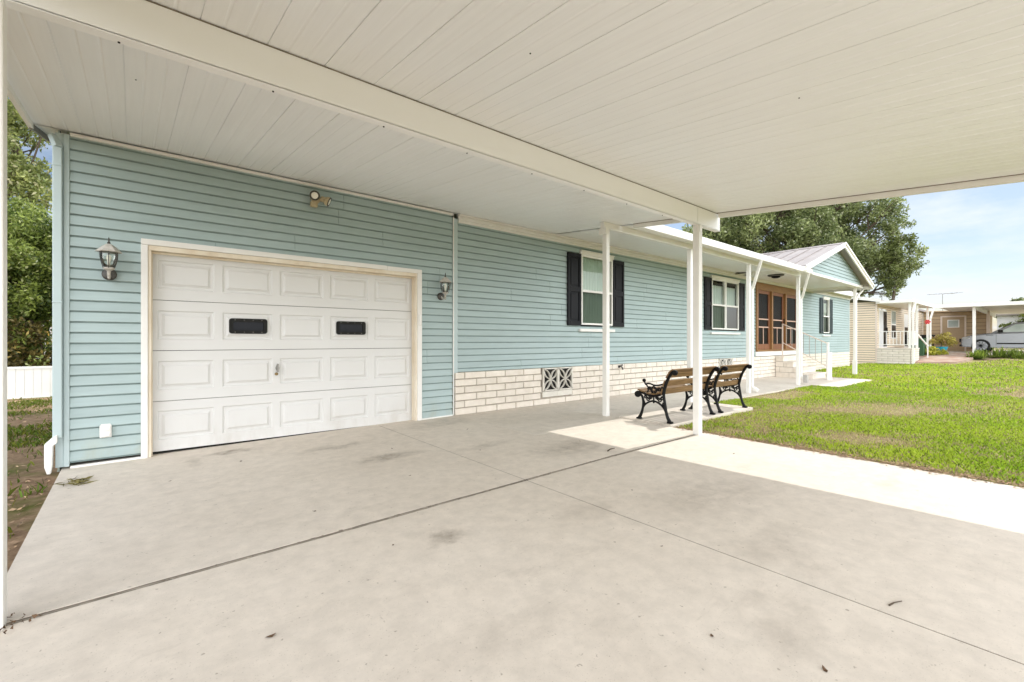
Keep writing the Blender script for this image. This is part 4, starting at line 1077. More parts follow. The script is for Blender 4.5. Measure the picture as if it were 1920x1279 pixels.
def grass(name, regions):
    VV, FF, TT, o = [], [], [], 0
    for (x0, x1, y0, y1, den, h, w) in regions:
        n = int((x1 - x0) * (y1 - y0) * den)
        x = rng.uniform(x0, x1, n); y = rng.uniform(y0, y1, n)
        keep = on_lawn(x, y); x, y = x[keep], y[keep]
        d = dryness(x, y); keep = rng.random(len(x)) > .72 * d; x, y, d = x[keep], y[keep], d[keep]; n = len(x)
        gcol = np.array([.27, .45, .03]); ycol = np.array([.50, .62, .06]); dk = np.array([.13, .19, .02]); br = np.array([.56, .44, .27])
        q = np.clip(vnoise(x, y, .8, 5) * 1.1 + rng.normal(0, .25, n), 0, 1)[:, None]
        c = gcol * (1 - q) + ycol * q
        k = (rng.random(n) < .22)[:, None]; c = np.where(k, dk, c)
        bd = (rng.random(n) < (.06 + .3 * np.clip(vnoise(x, y, 2.6, 31) - .45, 0, 1) + .75 * d))[:, None]; c = np.where(bd, br * rng.uniform(.6, 1.1, (n, 1)), c)
        c = c * rng.uniform(.8, 1.15, (n, 1))
        hh = h * rng.uniform(.5, 1.2, n) * (1 - .45 * d)
        V, F, T = blades(n, x, y, lz(x, y), hh, w * rng.uniform(.7, 1.3, n), c, 1.1)
        VV.append(V); FF.append(F + o); TT.append(T); o += len(V)
    return tag(npmesh(name, np.concatenate(VV), np.concatenate(FF), np.concatenate(TT), M['grass']), kind='stuff')
grass('grass', [(5.7, 10, -.3, 4.3, 6200, .042, .0085), (10, 15, -.2, 4.3, 2400, .048, .012), (15, 24, .2, 6.0, 650, .065, .024), (24, 33, .5, 6, 420, .08, .034), (5.7, 14, -4, -.3, 500, .06, .014)])

def left_yard():
    n = 5200
    y = rng.uniform(2.5, 16.3, n); x = -0.52 - rng.random(n) ** 1.3 * 5.5
    gn = vnoise(x, y, .55, 21) * .7 + vnoise(x, y, 1.7, 22) * .4
    k = (gn > .58) ; k |= (rng.random(n) < .06)
    x, y = x[k], y[k]
    X = np.repeat(x, 7) + rng.normal(0, .06, len(x) * 7); Y = np.repeat(y, 7) + rng.normal(0, .06, len(x) * 7)
    k = (X < -.53) & ~((X > -.75) & (Y > 5.8)); X, Y = X[k], Y[k]; n = len(X)
    c = np.array([.10, .16, .02]) * rng.uniform(.6, 1.5, (n, 1)); c[:, 0] *= rng.uniform(.9, 1.6, n)
    V, F, T = blades(n, X, Y, yz(X, Y), .06 * rng.uniform(.4, 1.3, n), .012 * rng.uniform(.7, 1.4, n), c, 1.2)
    tag(npmesh('yard_grass', V, F, T, M['grass']), kind='stuff')
    n = 5200
    y = 2.5 + rng.random(n) ** 1.5 * 13; x = -0.53 - rng.random(n) ** 1.2 * 5
    k = ~((x > -.78) & (y > 5.8)); x, y = x[k], y[k]; n = len(x)
    z = yz(x, y) + rng.uniform(.004, .02, n); a = rng.uniform(0, 6.28, n); s = rng.uniform(.008, .032, n); w = s * rng.uniform(.15, .5, n)
    V = np.empty((n, 4, 3))
    ca, sa = np.cos(a), np.sin(a)
    for i, (p, q) in enumerate(((-1, 0), (0, -1), (1, 0), (0, 1))):
        V[:, i] = np.stack([x + ca * s * p - sa * w * q, y + sa * s * p + ca * w * q, z + rng.uniform(-.006, .012, n)], 1)
    c = np.array([.36, .25, .16]) * rng.uniform(.3, 1.8, (n, 1))
    tag(npmesh('leaf_litter', V.reshape(-1, 3), np.arange(n * 4).reshape(n, 4), np.repeat(c, 4, 0), M['litter']), kind='stuff')
left_yard()
# crumbs along the lawn edge of the slab
n = 2600
x = 5.70 + np.abs(rng.normal(0, .085, n)) ; y = rng.uniform(-1, 3.4, n); x = np.where(rng.random(n) < .12, 5.70 - np.abs(rng.normal(0, .04, n)), x)
z = np.where(x < 5.7, np.array([g(a, c) for a, c in zip(x, y)]) + .003, lz(x, y) + .02); a = rng.uniform(0, 6.28, n); s = rng.uniform(.008, .03, n); w = s * .3
V = np.empty((n, 4, 3)); ca, sa = np.cos(a), np.sin(a)
for i, (p, q) in enumerate(((-1, 0), (0, -1), (1, 0), (0, 1))):
    V[:, i] = np.stack([x + ca * s * p - sa * w * q, y + sa * s * p + ca * w * q, z + rng.uniform(0, .006, n)], 1)
tag(npmesh('lawn_litter', V.reshape(-1, 3), np.arange(n * 4).reshape(n, 4), np.repeat(np.array([.30, .20, .12]) * rng.uniform(.3, 1.4, (n, 1)), 4, 0), M['litter']), kind='stuff')

n = 90
x = -.47 + rng.normal(0, .06, n); y = 2.90 + rng.normal(0, .05, n); a = rng.uniform(0, 6.28, n); L = rng.uniform(.006, .018, n)
z = np.array([g(p, q) for p, q in zip(x, y)]) + .003
V = np.empty((n, 4, 3)); ca, sa = np.cos(a), np.sin(a)
for i, (p, q) in enumerate(((-1, 0), (0, -1), (1, 0), (0, 1))):
    V[:, i] = np.stack([x + ca * L * p - sa * L * .3 * q, y + sa * L * p + ca * L * .3 * q, z + rng.uniform(0, .02, n)], 1)
tag(npmesh('post_litter', V.reshape(-1, 3), np.arange(n * 4).reshape(n, 4), np.repeat(np.array([.16, .10, .06]) * rng.uniform(.3, 1.3, (n, 1)), 4, 0), M['litter']), kind='stuff')
# single dry leaves and a twig lying on the slab
leafmat = pm('dry_leaf', (0.10, 0.06, 0.035), (0.16, 0.10, 0.06), 20, 0.8, 0.15)
spots = [(.444, 2.11), (1.863, .926), (2.417, 1.509), (2.0, .56), (1.2, 2.55), (.83, 5.2), (2.9, 4.02), (4.05, 3.6), (1.9, 3.7), (3.4, 5.0), (3.1, 2.2), (.25, 4.9), (1.0, 3.4), (4.9, 2.2), (2.2, 4.7)]
lb = MB(); s = .02
for (x0, y0, z0), (x1, y1, z1) in (((-1, 0, .0), (-.2, .5, .4)), ((-.2, .5, .4), (.6, .3, .1)), ((.6, .3, .1), (1, 0, .5))): pass
lb.v = [(-.022, 0, .004), (-.008, .010, .002), (.010, .009, .006), (.024, .002, .012), (.008, -.009, .003), (-.010, -.010, .007), (0, 0, .001)]
for k in range(6): lb.f.append([k, (k + 1) % 6, 6]); lb.m.append(0)
first = None
for i, (x, y) in enumerate(spots):
    if first is None: o = obj('dry_leaf', lb, leafmat); first = o
    else: o = first.copy(); COL.objects.link(o)
    o.location = (x, y, g(x, y) + .001); o.rotation_euler = (0, 0, random.uniform(0, 6.28)); k = random.uniform(.45, .95); o.scale = (k, k, k)
    tag(o, 'small dry brown leaf lying on the bare concrete slab', 'leaf', 'dry leaves on the concrete slab')
b = MB(); b.tube([(3.93, 3.10, g(4, 3) + .006), (4.01, 3.13, g(4, 3) + .008), (4.09, 3.13, g(4, 3) + .006)], [.007, .006, .003], 6)
tag(obj('twig', b, M['bark']), 'short brown twig lying near the long slab joint at the edge of the sunlight', 'twig')
b = MB(); b.tube([(2.70, .50, g(2.7, .5) + .004), (2.74, .49, g(2.7, .5) + .006), (2.79, .47, g(2.7, .5) + .004)], [.004, .003, .002], 6)
tag(obj('twig', b, M['bark']), 'thin brown twig alone on the shaded front slab, right of the narrow joint', 'twig')
n = 70
x = -.36 + rng.normal(0, .045, n); y = 5.36 + rng.normal(0, .06, n); a = rng.uniform(0, 6.28, n); L = rng.uniform(.02, .07, n)
z = np.array([g(p, q) for p, q in zip(x, y)]) + .003
V = np.empty((n, 4, 3)); ca, sa = np.cos(a), np.sin(a)
for i, (p, q) in enumerate(((-1, 0), (0, -1), (1, 0), (0, 1))):
    V[:, i] = np.stack([x + ca * L * p - sa * .003 * q, y + sa * L * p + ca * .003 * q, z + rng.uniform(0, .02, n)], 1)
tag(npmesh('grass_clippings', V.reshape(-1, 3), np.arange(n * 4).reshape(n, 4), np.repeat(np.array([.16, .14, .05]) * rng.uniform(.4, 1.6, (n, 1)), 4, 0), M['litter']), 'small dry tuft of grass clippings on the slab by the house corner', 'grass clippings')

# ------------------------------------------------------------------ trees
def leaf_quads(C, size, tint, up=.35):
    """C (n,3) leaf centres -> folded leaf quads"""
    n = len(C); d = rng.normal(0, 1, (n, 3)); d[:, 2] += up; d /= np.linalg.norm(d, axis=1)[:, None]
    t = rng.normal(0, 1, (n, 3)); t -= d * (t * d).sum(1)[:, None]; t /= np.linalg.norm(t, axis=1)[:, None]
    u = np.cross(d, t); s = (size * rng.uniform(.6, 1.3, n))[:, None]
    V = np.stack([C - t * s, C - u * s * .45 + d * s * .12, C + t * s, C + u * s * .45 + d * s * .12], 1)
    return V.reshape(-1, 3), np.arange(n * 4).reshape(n, 4), np.repeat(tint, 4, 0)
def tree(name, label, base, clumps, n, leaf, cols, trunk_r, group=None, branch=True, droop=0.0):
    """clumps: list of (x, y, z, r) relative to base"""
    t = empty(name, label, 'tree', base, group=group)
    cl = np.array(clumps, float); w = cl[:, 3] ** 2.2; w /= w.sum()
    idx = rng.choice(len(cl), n, p=w)
    d = rng.normal(0, 1, (n, 3)); d /= np.linalg.norm(d, axis=1)[:, None]
    # twigs: leaves gather around sub-centres inside every clump, leaving gaps between
    nsub = 26; subs = rng.normal(0, 1, (len(cl), nsub, 3)); subs /= np.linalg.norm(subs, axis=2)[:, :, None]
    subs *= (rng.random((len(cl), nsub, 1)) ** .45) * .95; subs[:, :, 2] *= .8
    pick = rng.integers(0, nsub, n)
    sc_ = subs[idx, pick] + d * (rng.random((n, 1)) ** .6) * .33
    P = cl[idx, :3] + sc_ * cl[idx, 3][:, None]
    tone = np.clip(.5 + .5 * rng.normal(0, .5, (len(cl), nsub))[idx, pick] + rng.normal(0, .22, n), 0, 1)[:, None]
    c = np.array(cols[0]) * (1 - tone) + np.array(cols[1]) * tone
    k = (rng.random(n) < .07)[:, None]; c = np.where(k, np.array(cols[2]), c)
    V, F, T = leaf_quads(P, leaf, c)
    npmesh('crown', V, F, T, M['leaf'], t)
    b = MB()
    top = cl[:, 2].max(); mid = cl[:, :3].mean(0)
    h = mid[2] * .75
    b.tube([(0, 0, -.4), (.03 * h, .01, h * .35), (-.02 * h, .02 * h, h * .7), (mid[0] * .4, mid[1] * .4, h)], [trunk_r * 1.25, trunk_r, trunk_r * .85, trunk_r * .65], 10)
    if branch:
        for q in cl:
            s = Vector((mid[0] * .25, mid[1] * .25, h * random.uniform(.45, .95))); e = Vector(q[:3])
            m1 = s.lerp(e, .45) + Vector((random.uniform(-.3, .3), random.uniform(-.3, .3), random.uniform(-.1, .4))) * q[3] * .5
            b.tube([s, m1, e], [trunk_r * .28, trunk_r * .13, trunk_r * .04], 6)
            for _ in range(3):
                e2 = e + Vector((random.uniform(-1, 1), random.uniform(-1, 1), random.uniform(-.6, .8))) * q[3] * .8
                b.tube([m1.lerp(e, .6), m1.lerp(e2, .75), e2], [trunk_r * .13, trunk_r * .07, trunk_r * .02], 5)
    obj('trunk', b, M['bark'], t, off=False)
    return t
SA, CA = math.sin(R(39.85)), math.cos(R(39.85))
# big live oak behind the home; s runs across the view of the house front, d away from it
def sd(s, d): return (s * CA + d * SA, -s * SA + d * CA)
oak_base = (42.6, 14.0, 0.3)
rb = random.Random(8)
oc = []
outline = [(-9.5, 8.2, 2.2), (-7.8, 9.6, 2.3), (-6, 10.8, 2.5), (-4, 11.7, 2.6), (-2, 12.3, 2.6), (0, 12.6, 2.6), (2, 12.5, 2.5), (3.8, 12.1, 2.3), (5.2, 11.3, 1.9), (6.4, 10.2, 1.5), (7.3, 9.0, 1.1), (8.0, 8.1, .8), (7.5, 7.0, .9), (6.8, 6.2, 1.1), (6.2, 5.4, 1.0), (5.6, 4.6, .8), (7.0, 7.6, 1.1),
           (6.3, 7.4, 1.7), (5.0, 6.1, 1.5), (5.2, 9.2, 2.1), (3.2, 7.6, 2.2), (3.0, 10, 2.4), (.6, 8.4, 2.4), (1.0, 10.6, 2.4), (-1.5, 9.6, 2.5), (-1.6, 7.4, 2.2), (-3.8, 9.2, 2.4), (-4.4, 7.2, 2.1), (-6.4, 8.4, 2.2), (-7, 6.8, 1.8), (4.4, 4.9, 1.1), (2.4, 5.8, 1.5)]
for (s, z, r) in outline:
    for _ in range(2):
        d = rb.uniform(-4.5, 4.5) * (1 - .5 * abs(s) / 11); q = sd(s + rb.uniform(-.4, .4), d); oc.append((q[0], q[1], z + rb.uniform(-.4, .4), r * rb.uniform(.8, 1.05)))
tree('oak_tree', 'huge spreading live oak towering behind the far end of the blue home', oak_base, oc, 150000, .115, [(.085, .12, .04), (.39, .44, .18), (.58, .6, .4)], .55)
q = (41.5, 7.45)
tc = [(0, 0, 5.6, 1.0), (.5, .2, 6.6, 1.1), (-.6, .2, 6.9, 1.0), (.1, -.3, 7.8, 1.0), (.75, .1, 5.0, .6), (-.5, -.1, 4.9, .55), (.9, -.7, 6.0, .6)]
tree('young_tree', 'slim young tree with an airy crown and bare thin stem over the beige home', (q[0], q[1], .3), tc, 5200, .11, [(.06, .08, .02), (.22, .26, .08), (.35, .36, .2)], .10)
# leafy trees behind the left corner
lt = []
rb = random.Random(3)
for k in range(40):
    a = rb.uniform(0, 6.28); rr_ = rb.uniform(0, 2.9); zz = rb.uniform(1.5, 5.0)
    lt.append((rr_ * math.cos(a), rr_ * math.sin(a) * .7, zz, rb.uniform(.65, 1.25)))
lt += [(.7, -1.2, 1.35, .9), (-.6, -1.3, 1.6, 1.0), (.1, -1.0, 2.6, 1.1), (1.1, -.9, 3.6, 1.1), (-.9, -.9, 4.0, 1.0), (.4, -.8, 4.6, .9)]
tree('leafy_tree', 'dense sunlit green tree close behind the white fence at the left edge', (-2.6, 19.2, -.3), lt, 95000, .056, [(.05, .085, .018), (.32, .39, .085), (.5, .52, .24)], .22)
rt = []
for k in range(22):
    a = rb.uniform(0, 6.28); rr_ = rb.uniform(0, 3.4); zz = rb.uniform(7, 12.0)
    rt.append((rr_ * math.cos(a), rr_ * math.sin(a), zz, rb.uniform(.7, 1.3)))
tree('tall_tree', 'tall loose tree with bare branches against the sky behind the left fence', (-4.2, 27.0, -.3), rt, 24000, .085, [(.13, .17, .05), (.42, .46, .16), (.5, .48, .28)], .3)
bt = []
for k in range(9):
    bt.append((rb.uniform(-1.0, 1.0), rb.uniform(-.4, .4), rb.uniform(.7, 1.9), rb.uniform(.45, .65)))
tree('brown_shrub', 'dark bronze leaved shrub low behind the white fence before the yellow house', (-2.9, 17.6, -.3), bt, 6000, .06, [(.07, .06, .02), (.26, .20, .06), (.45, .34, .1)], .05)
tree('round_tree', 'small round green tree over the carport roof of the beige home', (62, 2.2, .5), [(0, 0, 3.9, 1.0), (.6, .8, 3.5, .9), (-.5, -1.2, 3.7, 1.0), (.2, -2.4, 4.0, 1.1), (0, -3.6, 3.6, 1.2)], 7000, .2, [(.07, .10, .025), (.24, .29, .10), (.35, .36, .2)], .2)
tree('hedge_tree', 'bright green bushy tree seen under the far carport beyond the silver car', (54, .2, .5), [(0, 0, 2.4, 1.6), (.5, -2.0, 2.2, 1.6), (-.4, 1.6, 1.4, 1.2), (.6, -4.0, 2.3, 1.7)], 7000, .15, [(.06, .09, .015), (.17, .2, .04), (.2, .2, .1)], .12)

# ------------------------------------------------------------------ left background: fence and yellow house
fence = empty('vinyl_fence', 'low white vinyl panel fence across the yard behind the garage corner', 'fence', (-3, 16.5, 0))
def fz(x): return float(yz(x, 16.5))
posts_x = [-10.0, -7.7, -5.35, -2.72, -.1, 2.4]
for xp in posts_x:
    q = MB(); q.box(xp - .06, xp + .06, 16.44, 16.56, fz(xp) - .3, fz(xp) + .82); q.prism([(-.07, 0), (0, .05), (.07, 0)], lambda p, t, xp=xp: (xp + p[0], t, fz(xp) + .821 + p[1]), 16.43, 16.57)
    obj('post', q, M['soilfence'], fence, bevel=.006)
for a0, a1 in zip(posts_x, posts_x[1:]):
    q = MB()
    q.box(a0 + .062, a1 - .062, 16.47, 16.53, fz(a0) + .73, fz(a0) + .79); q.box(a0 + .062, a1 - .062, 16.47, 16.53, fz(a0) - .2, fz(a0) + .03)
    s = a0 + .062
    while s < a1 - .07:
        e = min(s + .15, a1 - .062); q.box(s + .002, e - .002, 16.488, 16.512, fz(a0) + .031, fz(a0) + .729); s = e
    obj('panel', q, M['soilfence'], fence)
yh = empty('yellow_house', 'ochre yellow house half hidden behind the trees beyond the white fence', 'house', (-6, 30, 0))
b = MB(); b.box(-14, 2, 28, 36, -.6, 2.7); b.box(-2.75, -2.68, 27.94, 28, -.6, 2.7, 1); obj('wall', b, [M['yellowhouse'], M['trimwhite']], yh)
b = MB(); b.prism([(27.4, 2.6), (32, 4.6), (36.6, 2.6)], lambda p, t: (t, p[0], p[1]), -14.5, 2.5); obj('roof', b, M['metalroof'], yh)
for (x0, x1) in ((-3.75, -2.85), (-6.4, -5.4)):
    b = MB(); b.box(x0, x1, 27.93, 27.99, .5, 1.9); b.box(x0 + .06, x1 - .06, 27.92, 27.93, .56, 1.84, 1); f = obj('window', b, [M['trimwhite'], M['blackglass']], yh)
    b = MB(); b.box(x0 - .08, x1 + .08, 27.86, 27.96, .42, .49); obj('sill', b, M['trimwhite'], f)

# ------------------------------------------------------------------ neighbouring beige home
nb = empty('beige_home', 'beige sided mobile home with a railed porch beyond the blue home', 'house', (36, 8, 0))
b = MB(); NX, NY, NZ = 28.0, 5.68, 3.12
siding(b, (NX, NY + 9), (0, -1), (-1, 0), 9 - .05, -.2, NZ, seams=False, pitch=.115)
siding(b, (NX + .06, NY), (1, 0), (0, -1), 11.9, .3, NZ, [(.35, 2.0, .3, 2.75), (2.95, 4.0, 1.35, 2.82)], seams=False, pitch=.115)
obj('wall', b, [M['beige'], M['dark']], nb)
b = MB(); b.box(NX - .02, NX + .06, NY - .03, NY + .04, -.2, NZ); obj('corner_trim', b, M['pinkrail'], nb)
b = MB(); b.prism([(NY - .15, 3.10), (NY - .15, 3.22), (NY + 4.5, 4.2), (NY + 9.2, 3.2), (NY + 9.2, 3.08), (NY + 4.5, 4.08)], lambda p, t: (t, p[0], p[1]), NX - .25, 44); obj('roof', b, M['metalroof'], nb)
b = MB(); b.prism([(NY - .2, 3.08), (NY - .2, 3.24), (NY + 4.5, 4.22), (NY + 4.5, 4.06)], lambda p, t: (t, p[0], p[1]), NX - .29, NX - .255); obj('rake_board', b, M['whiteclean'], nb)
b = MB(); b.box(NX + .42, NX + 2.05, NY - .03, NY + .02, .86, 2.76); b.box(NX + .48, NX + 1.2, NY - .035, NY - .03, .92, 2.7, 1); b.box(NX + 1.26, NX + 1.98, NY - .035, NY - .03, .92, 2.7, 2); sd_ = obj('sliding_door', b, [M['whiteclean'], M['paleb'], M['blackglass']], nb)
b = MB(); b.bar((NX + 1.93, NY - .06, 1.6), (NX + 1.93, NY - .06, 1.9), .03, .03); obj('handle', b, M['castiron'], sd_)
b = MB(); b.box(NX + 3.0, NX + 4.05, NY - .03, NY + .02, 1.32, 2.84); b.box(NX + 3.06, NX + 3.99, NY - .036, NY - .031, 1.38, 2.05, 1); b.box(NX + 3.06, NX + 3.99, NY - .036, NY - .031, 2.12, 2.78, 2); obj('window', b, [M['whiteclean'], M['blackglass'], M['carglass']], nb)
b = MB(); b.box(NX + 6.2, NX + 7.2, NY - .03, NY + .02, .8, 2.75); b.box(NX + 6.28, NX + 7.12, NY - .036, NY - .031, .9, 2.0, 1); obj('window', b, [M['whiteclean'], M['blackglass']], nb)
# its porch
npch = empty('beige_home_porch', 'white porch with slim posts and railing on a pale brick base at the beige home', 'porch', (29, 5, 0))
b = MB()
skirt(b, (NX, NY - .03), (0, -1), (-1, 0), 1.24, .79, 9); skirt(b, (NX, NY - 1.27), (1, 0), (0, -1), 1.9, .79, 9)
obj('brick_base', b, [M['brick'], M['mortar']], npch, fixn=False)
b = MB(); b.box(NX - .05, NX + 1.9, NY - 1.32, NY - .04, .795, .86); b.box(NX + .02, NX + 1.88, NY - 1.25, NY - .04, -.2, .794); obj('deck', b, M['walk'], npch, bevel=.004)
b = MB(); b.prism([(NY - .02, 3.12), (NY - .02, 3.02), (NY - 1.4, 3.0), (NY - 1.4, 3.14), (NY - 1.4, 3.16)], lambda p, t: (t, p[0], p[1]), NX - .22, NX + 5.5); obj('roof_panel', b, M['white'], npch)
for px in (NX + .04, NX + 1.7, NX + 4.6):
    b = MB(); b.box(px - .045, px + .045, NY - 1.29, NY - 1.20, .86 if px < NX + 4 else .3, 3.0); obj('post', b, M['white'], npch)
obj('downspout', downspout([(NX + .2, NY - 1.4, 3.0), (NX + .06, NY - 1.36, 2.55), (NX + .06, NY - 1.36, .1)], .09, .07), M['whiteclean'], npch)
obj('downspout', downspout([(NX + 5.3, NY - 1.4, 3.0), (NX + 4.75, NY - 1.34, 2.4), (NX + 4.75, NY - 1.34, .5)], .09, .07), M['whiteclean'], npch)
b = MB()
for zz in (1.02, 1.66): b.bar((NX + .02, NY - .05, zz), (NX + .02, NY - 1.2, zz), .035, .035)
rl = obj('railing', b, M['whiteclean'], npch)
for k in range(9):
    y = NY - .12 - k * .13; q = MB(); q.bar((NX + .02, y, 1.03), (NX + .02, y, 1.65), .022, .022); obj('baluster', q, M['whiteclean'], rl)
b = MB()
for zz in (1.02, 1.66): b.bar((NX + .08, NY - 1.245, zz), (NX + 1.66, NY - 1.245, zz), .035, .035)
rl = obj('railing', b, M['whiteclean'], npch)
for k in range(11):
    x = NX + .2 + k * .135; q = MB(); q.bar((x, NY - 1.245, 1.03), (x, NY - 1.245, 1.65), .022, .022); obj('baluster', q, M['whiteclean'], rl)
b = MB(); b.bar((NX + 1.75, NY - 1.25, 1.55), (NX + 2.75, NY - 1.5, .95), .05, .05); b.bar((NX + 2.75, NY - 1.5, .95), (NX + 2.75, NY - 1.5, .2), .05, .05); obj('step_rail', b, M['whiteclean'], npch)
# its carport and shed
ncp = empty('beige_home_carport', 'white flat carport roof on slim posts over the silver car', 'carport', (36, 2.8, .5))
b = MB(); b.box(33.4, 46, -4.0, 4.25, 3.05, 3.12); b.box(33.36, 33.4, -4.0, 4.25, 2.98, 3.16); b.box(33.4, 46, -4.04, -4.0, 2.98, 3.16); obj('roof_panel', b, M['white'], ncp, bevel=.003)
b = MB(); b.box(33.7, 46, 2.72, 2.82, 2.85, 3.045); obj('beam', b, M['ceil'], ncp)
for (px, py) in ((33.75, 2.78), (33.75, -3.6), (45.5, -3.6)):
    b = MB(); b.box(px - .06, px + .06, py - .06, py + .06, .4, 3.04); obj('post', b, M['white'], ncp, bevel=.004)
obj('downspout', downspout([(45.4, .4, 3.0), (45.4, .95, 2.5), (45.4, .95, .5)], .12, .1), M['whiteclean'], ncp)
shed = empty('carport_shed', 'tan shed wall with a wide door at the back of the far carport', 'shed', (42, 4.4, .5))
b = MB(); siding(b, (40.0, 5.66), (0, -1), (-1, 0), 2.9, .4, 3.05, [(.9, 1.96, 0, 2.76)], seams=False, pitch=.23); b.box(40.06, 44, 2.77, 2.83, .4, 3.04, 0); b.box(43.9, 44, 2.84, 5.6, .4, 3.04)
obj('wall', b, [M['brownwall'], M['dark']], shed)
b = MB(); b.box(39.7, 44.4, 4.26, 5.75, 3.06, 3.13)
obj('roof', b, M['brownwall'], shed)
b = MB(); b.box(39.94, 40.1, 2.62, 2.768, .4, 3.05); obj('corner_trim', b, M['pinkrail'], shed)
b = MB(); b.box(40.0, 40.04, 3.72, 4.74, .55, 2.72); b.box(39.96, 40.02, 3.64, 3.72, .55, 2.80, 1); b.box(39.96, 40.02, 4.74, 4.82, .55, 2.80, 1); b.box(39.96, 40.02, 3.72, 4.74, 2.72, 2.80, 1)
dr = obj('door', b, [M['brownwall'], M['pinkrail']], shed)
b = MB(); b.box(39.965, 39.998, 3.95, 4.5, 2.05, 2.55); b.box(39.955, 39.964, 4.0, 4.45, 2.10, 2.50, 1); obj('window', b, [M['whiteclean'], M['carglass']], dr)
b = MB(); b.box(33.5, 47, -4, 5.6, .45, .57); tag(obj('carport_floor', b, M['walk']), kind='structure')
b = MB(); b.prism([(28.9, 4.3), (29.4, 3.0), (31.2, 2.6), (33.49, 2.9), (33.49, 5.6), (30, 5.6), (30, 4.38), (28.9, 4.38)], lambda p, t: (p[0], p[1], t + .085 * (p[0] - 28.9)), -.1, .19)
tag(obj('brick_patio', b, M['redbrick']), kind='structure')
b = MB()
for (xa, xb, ya, yb) in ((31.3, 33.45, -1.0, 2.55),):
    nn = 8
    for k in range(nn):
        y0_, y1_ = ya + (yb - ya) * k / nn, ya + (yb - ya) * (k + 1) / nn
        b.face([(xa + .2 * math.sin(k), y0_, .30), (xb, y0_, .50), (xb, y1_, .50), (xa + .2 * math.sin(k + 1), y1_, .30)])
tag(obj('flower_bed', b, M['mulch'], fixn=False), kind='structure')
# pale building far behind
pb = empty('pale_building', 'pale grey house far behind the silver car', 'house', (66, 2, .5))
b = MB(); b.box(62, 72, .2, 3.6, .3, 3.6); obj('wall', b, M['paleb'], pb)
b = MB(); b.prism([(-.2, 3.55), (1.9, 4.2), (4.0, 3.55)], lambda p, t: (t, p[0], p[1]), 61.6, 72.4); obj('roof', b, M['metalroof'], pb)
# roof aerials
ant = empty('roof_antenna', 'thin long boom television antenna above the beige roof', 'antenna', (41.5, 4.9, 3.2))
b = MB(); b.tube([(0, 0, -.3), (0, 0, 1.12)], .022, 6); obj('mast', b, M['steel'], ant, off=False)
b = MB(); b.bar((-.45, .6, 1.10), (.48, -.64, 1.18), .03, .03); 
for k in range(7):
    t_ = k / 6; c_ = Vector((-.45, .6, 1.12)).lerp(Vector((.48, -.64, 1.18)), t_); l_ = .25 + .3 * t_
    b.bar(c_ + Vector((-.8, -.6, 0)) * l_, c_ + Vector((.8, .6, 0)) * l_, .014, .014)
obj('boom', b, M['steel'], ant, off=False)
b = MB(); b.tube([(42.0, 8.2, 3.2), (42.0, 8.2, 4.75)], .025, 6); tag(obj('vent_pipe', b, M['steel']), 'thin upright pole rising behind the beige roof beside the young tree', 'pole')

# plants, pot, bin
def rosette(name, label, cat, loc, n, L, W, cols, spread=.9, group=None):
    t = empty(name, label, cat, loc, group=group)
    a = rng.uniform(0, 6.28, n); el = rng.uniform(.25, 1.35, n) ; ln = L * rng.uniform(.6, 1.1, n); b0 = rng.normal(0, L * .18, (n, 2))
    V = np.empty((n, 6, 3)); dx, dy = np.cos(a), np.sin(a)
    for j, u in enumerate((0, .5, 1.0)):
        r_ = ln * u * np.cos(el) * spread; h_ = ln * (np.sin(el) * u - .35 * u * u * (1.4 - el * .6)) ; w_ = W * (.7, 1.0, .12)[j]
        V[:, 2 * j] = np.stack([b0[:, 0] + dx * r_ - dy * w_, b0[:, 1] + dy * r_ + dx * w_, np.maximum(h_, .01)], 1); V[:, 2 * j + 1] = np.stack([b0[:, 0] + dx * r_ + dy * w_, b0[:, 1] + dy * r_ - dx * w_, np.maximum(h_, .01)], 1)
    V = V.reshape(-1, 3); base_ = np.arange(n)[:, None] * 6
    F = np.concatenate([base_ + np.array([[0, 1, 3, 2]]), base_ + np.array([[2, 3, 5, 4]])])
    q = rng.random((n, 1)); c = np.array(cols[0]) * (1 - q) + np.array(cols[1]) * q
    npmesh('leaves', V, F, np.repeat(c, 6, 0), M['leaf'], t)
    b = MB(); b.lathe([(L * .08, -.04), (L * .06, L * .15), (.01, L * .25)], (0, 0, 0), 8); obj('stem', b, M['bark'], t, off=False)
    return t
GR = [(.09, .15, .02), (.28, .36, .06)]; YG = [(.20, .20, .03), (.42, .38, .07)]
bushes = [(31.6, 2.55, .62, 'strappy green plant at the brick patio corner, leftmost in the flower bed'), (32.6, 2.45, .55, 'strappy green plant at the foot of the white carport post'), (32.3, 1.80, .75, 'largest bushy green plant in the bed below the front wheel of the car'),
          (32.9, 1.35, .6, 'low green plant in the bed under the front door of the car'), (32.0, 1.15, .5, 'small green plant at the lawn edge of the bed below the car sill'), (32.6, .72, .7, 'tall green plant at the right end of the flower bed')]
for (x, y, L, lab) in bushes:
    rosette('strappy_plant', lab, 'plant', (x, y, .30 + (x - 31.3) * .095), 160, L, .022, GR, group='strappy plants in the flower bed')
pot = empty('flower_pot', 'turquoise glazed pot on the red patio, holding a yellow leaved shrub', 'pot', (33.1, 3.95, .53))
b = MB(); b.lathe([(.15, 0), (.18, .04), (.24, .28), (.26, .34), (.27, .36), (.24, .365), (.22, .30)], (0, 0, 0), 20); obj('body', b, M['turquoise'], pot, off=False, smooth=True)
b = MB(); b.lathe([(.221, .31), (.001, .325)], (0, 0, 0), 16); obj('soil', b, M['mulch'], pot, off=False)
sh = [(0, 0, .35, .34), (.25, .3, .4, .3), (-.2, -.3, .4, .3), (.1, -.1, .62, .3), (.3, -.35, .3, .28), (-.3, .35, .3, .28)]
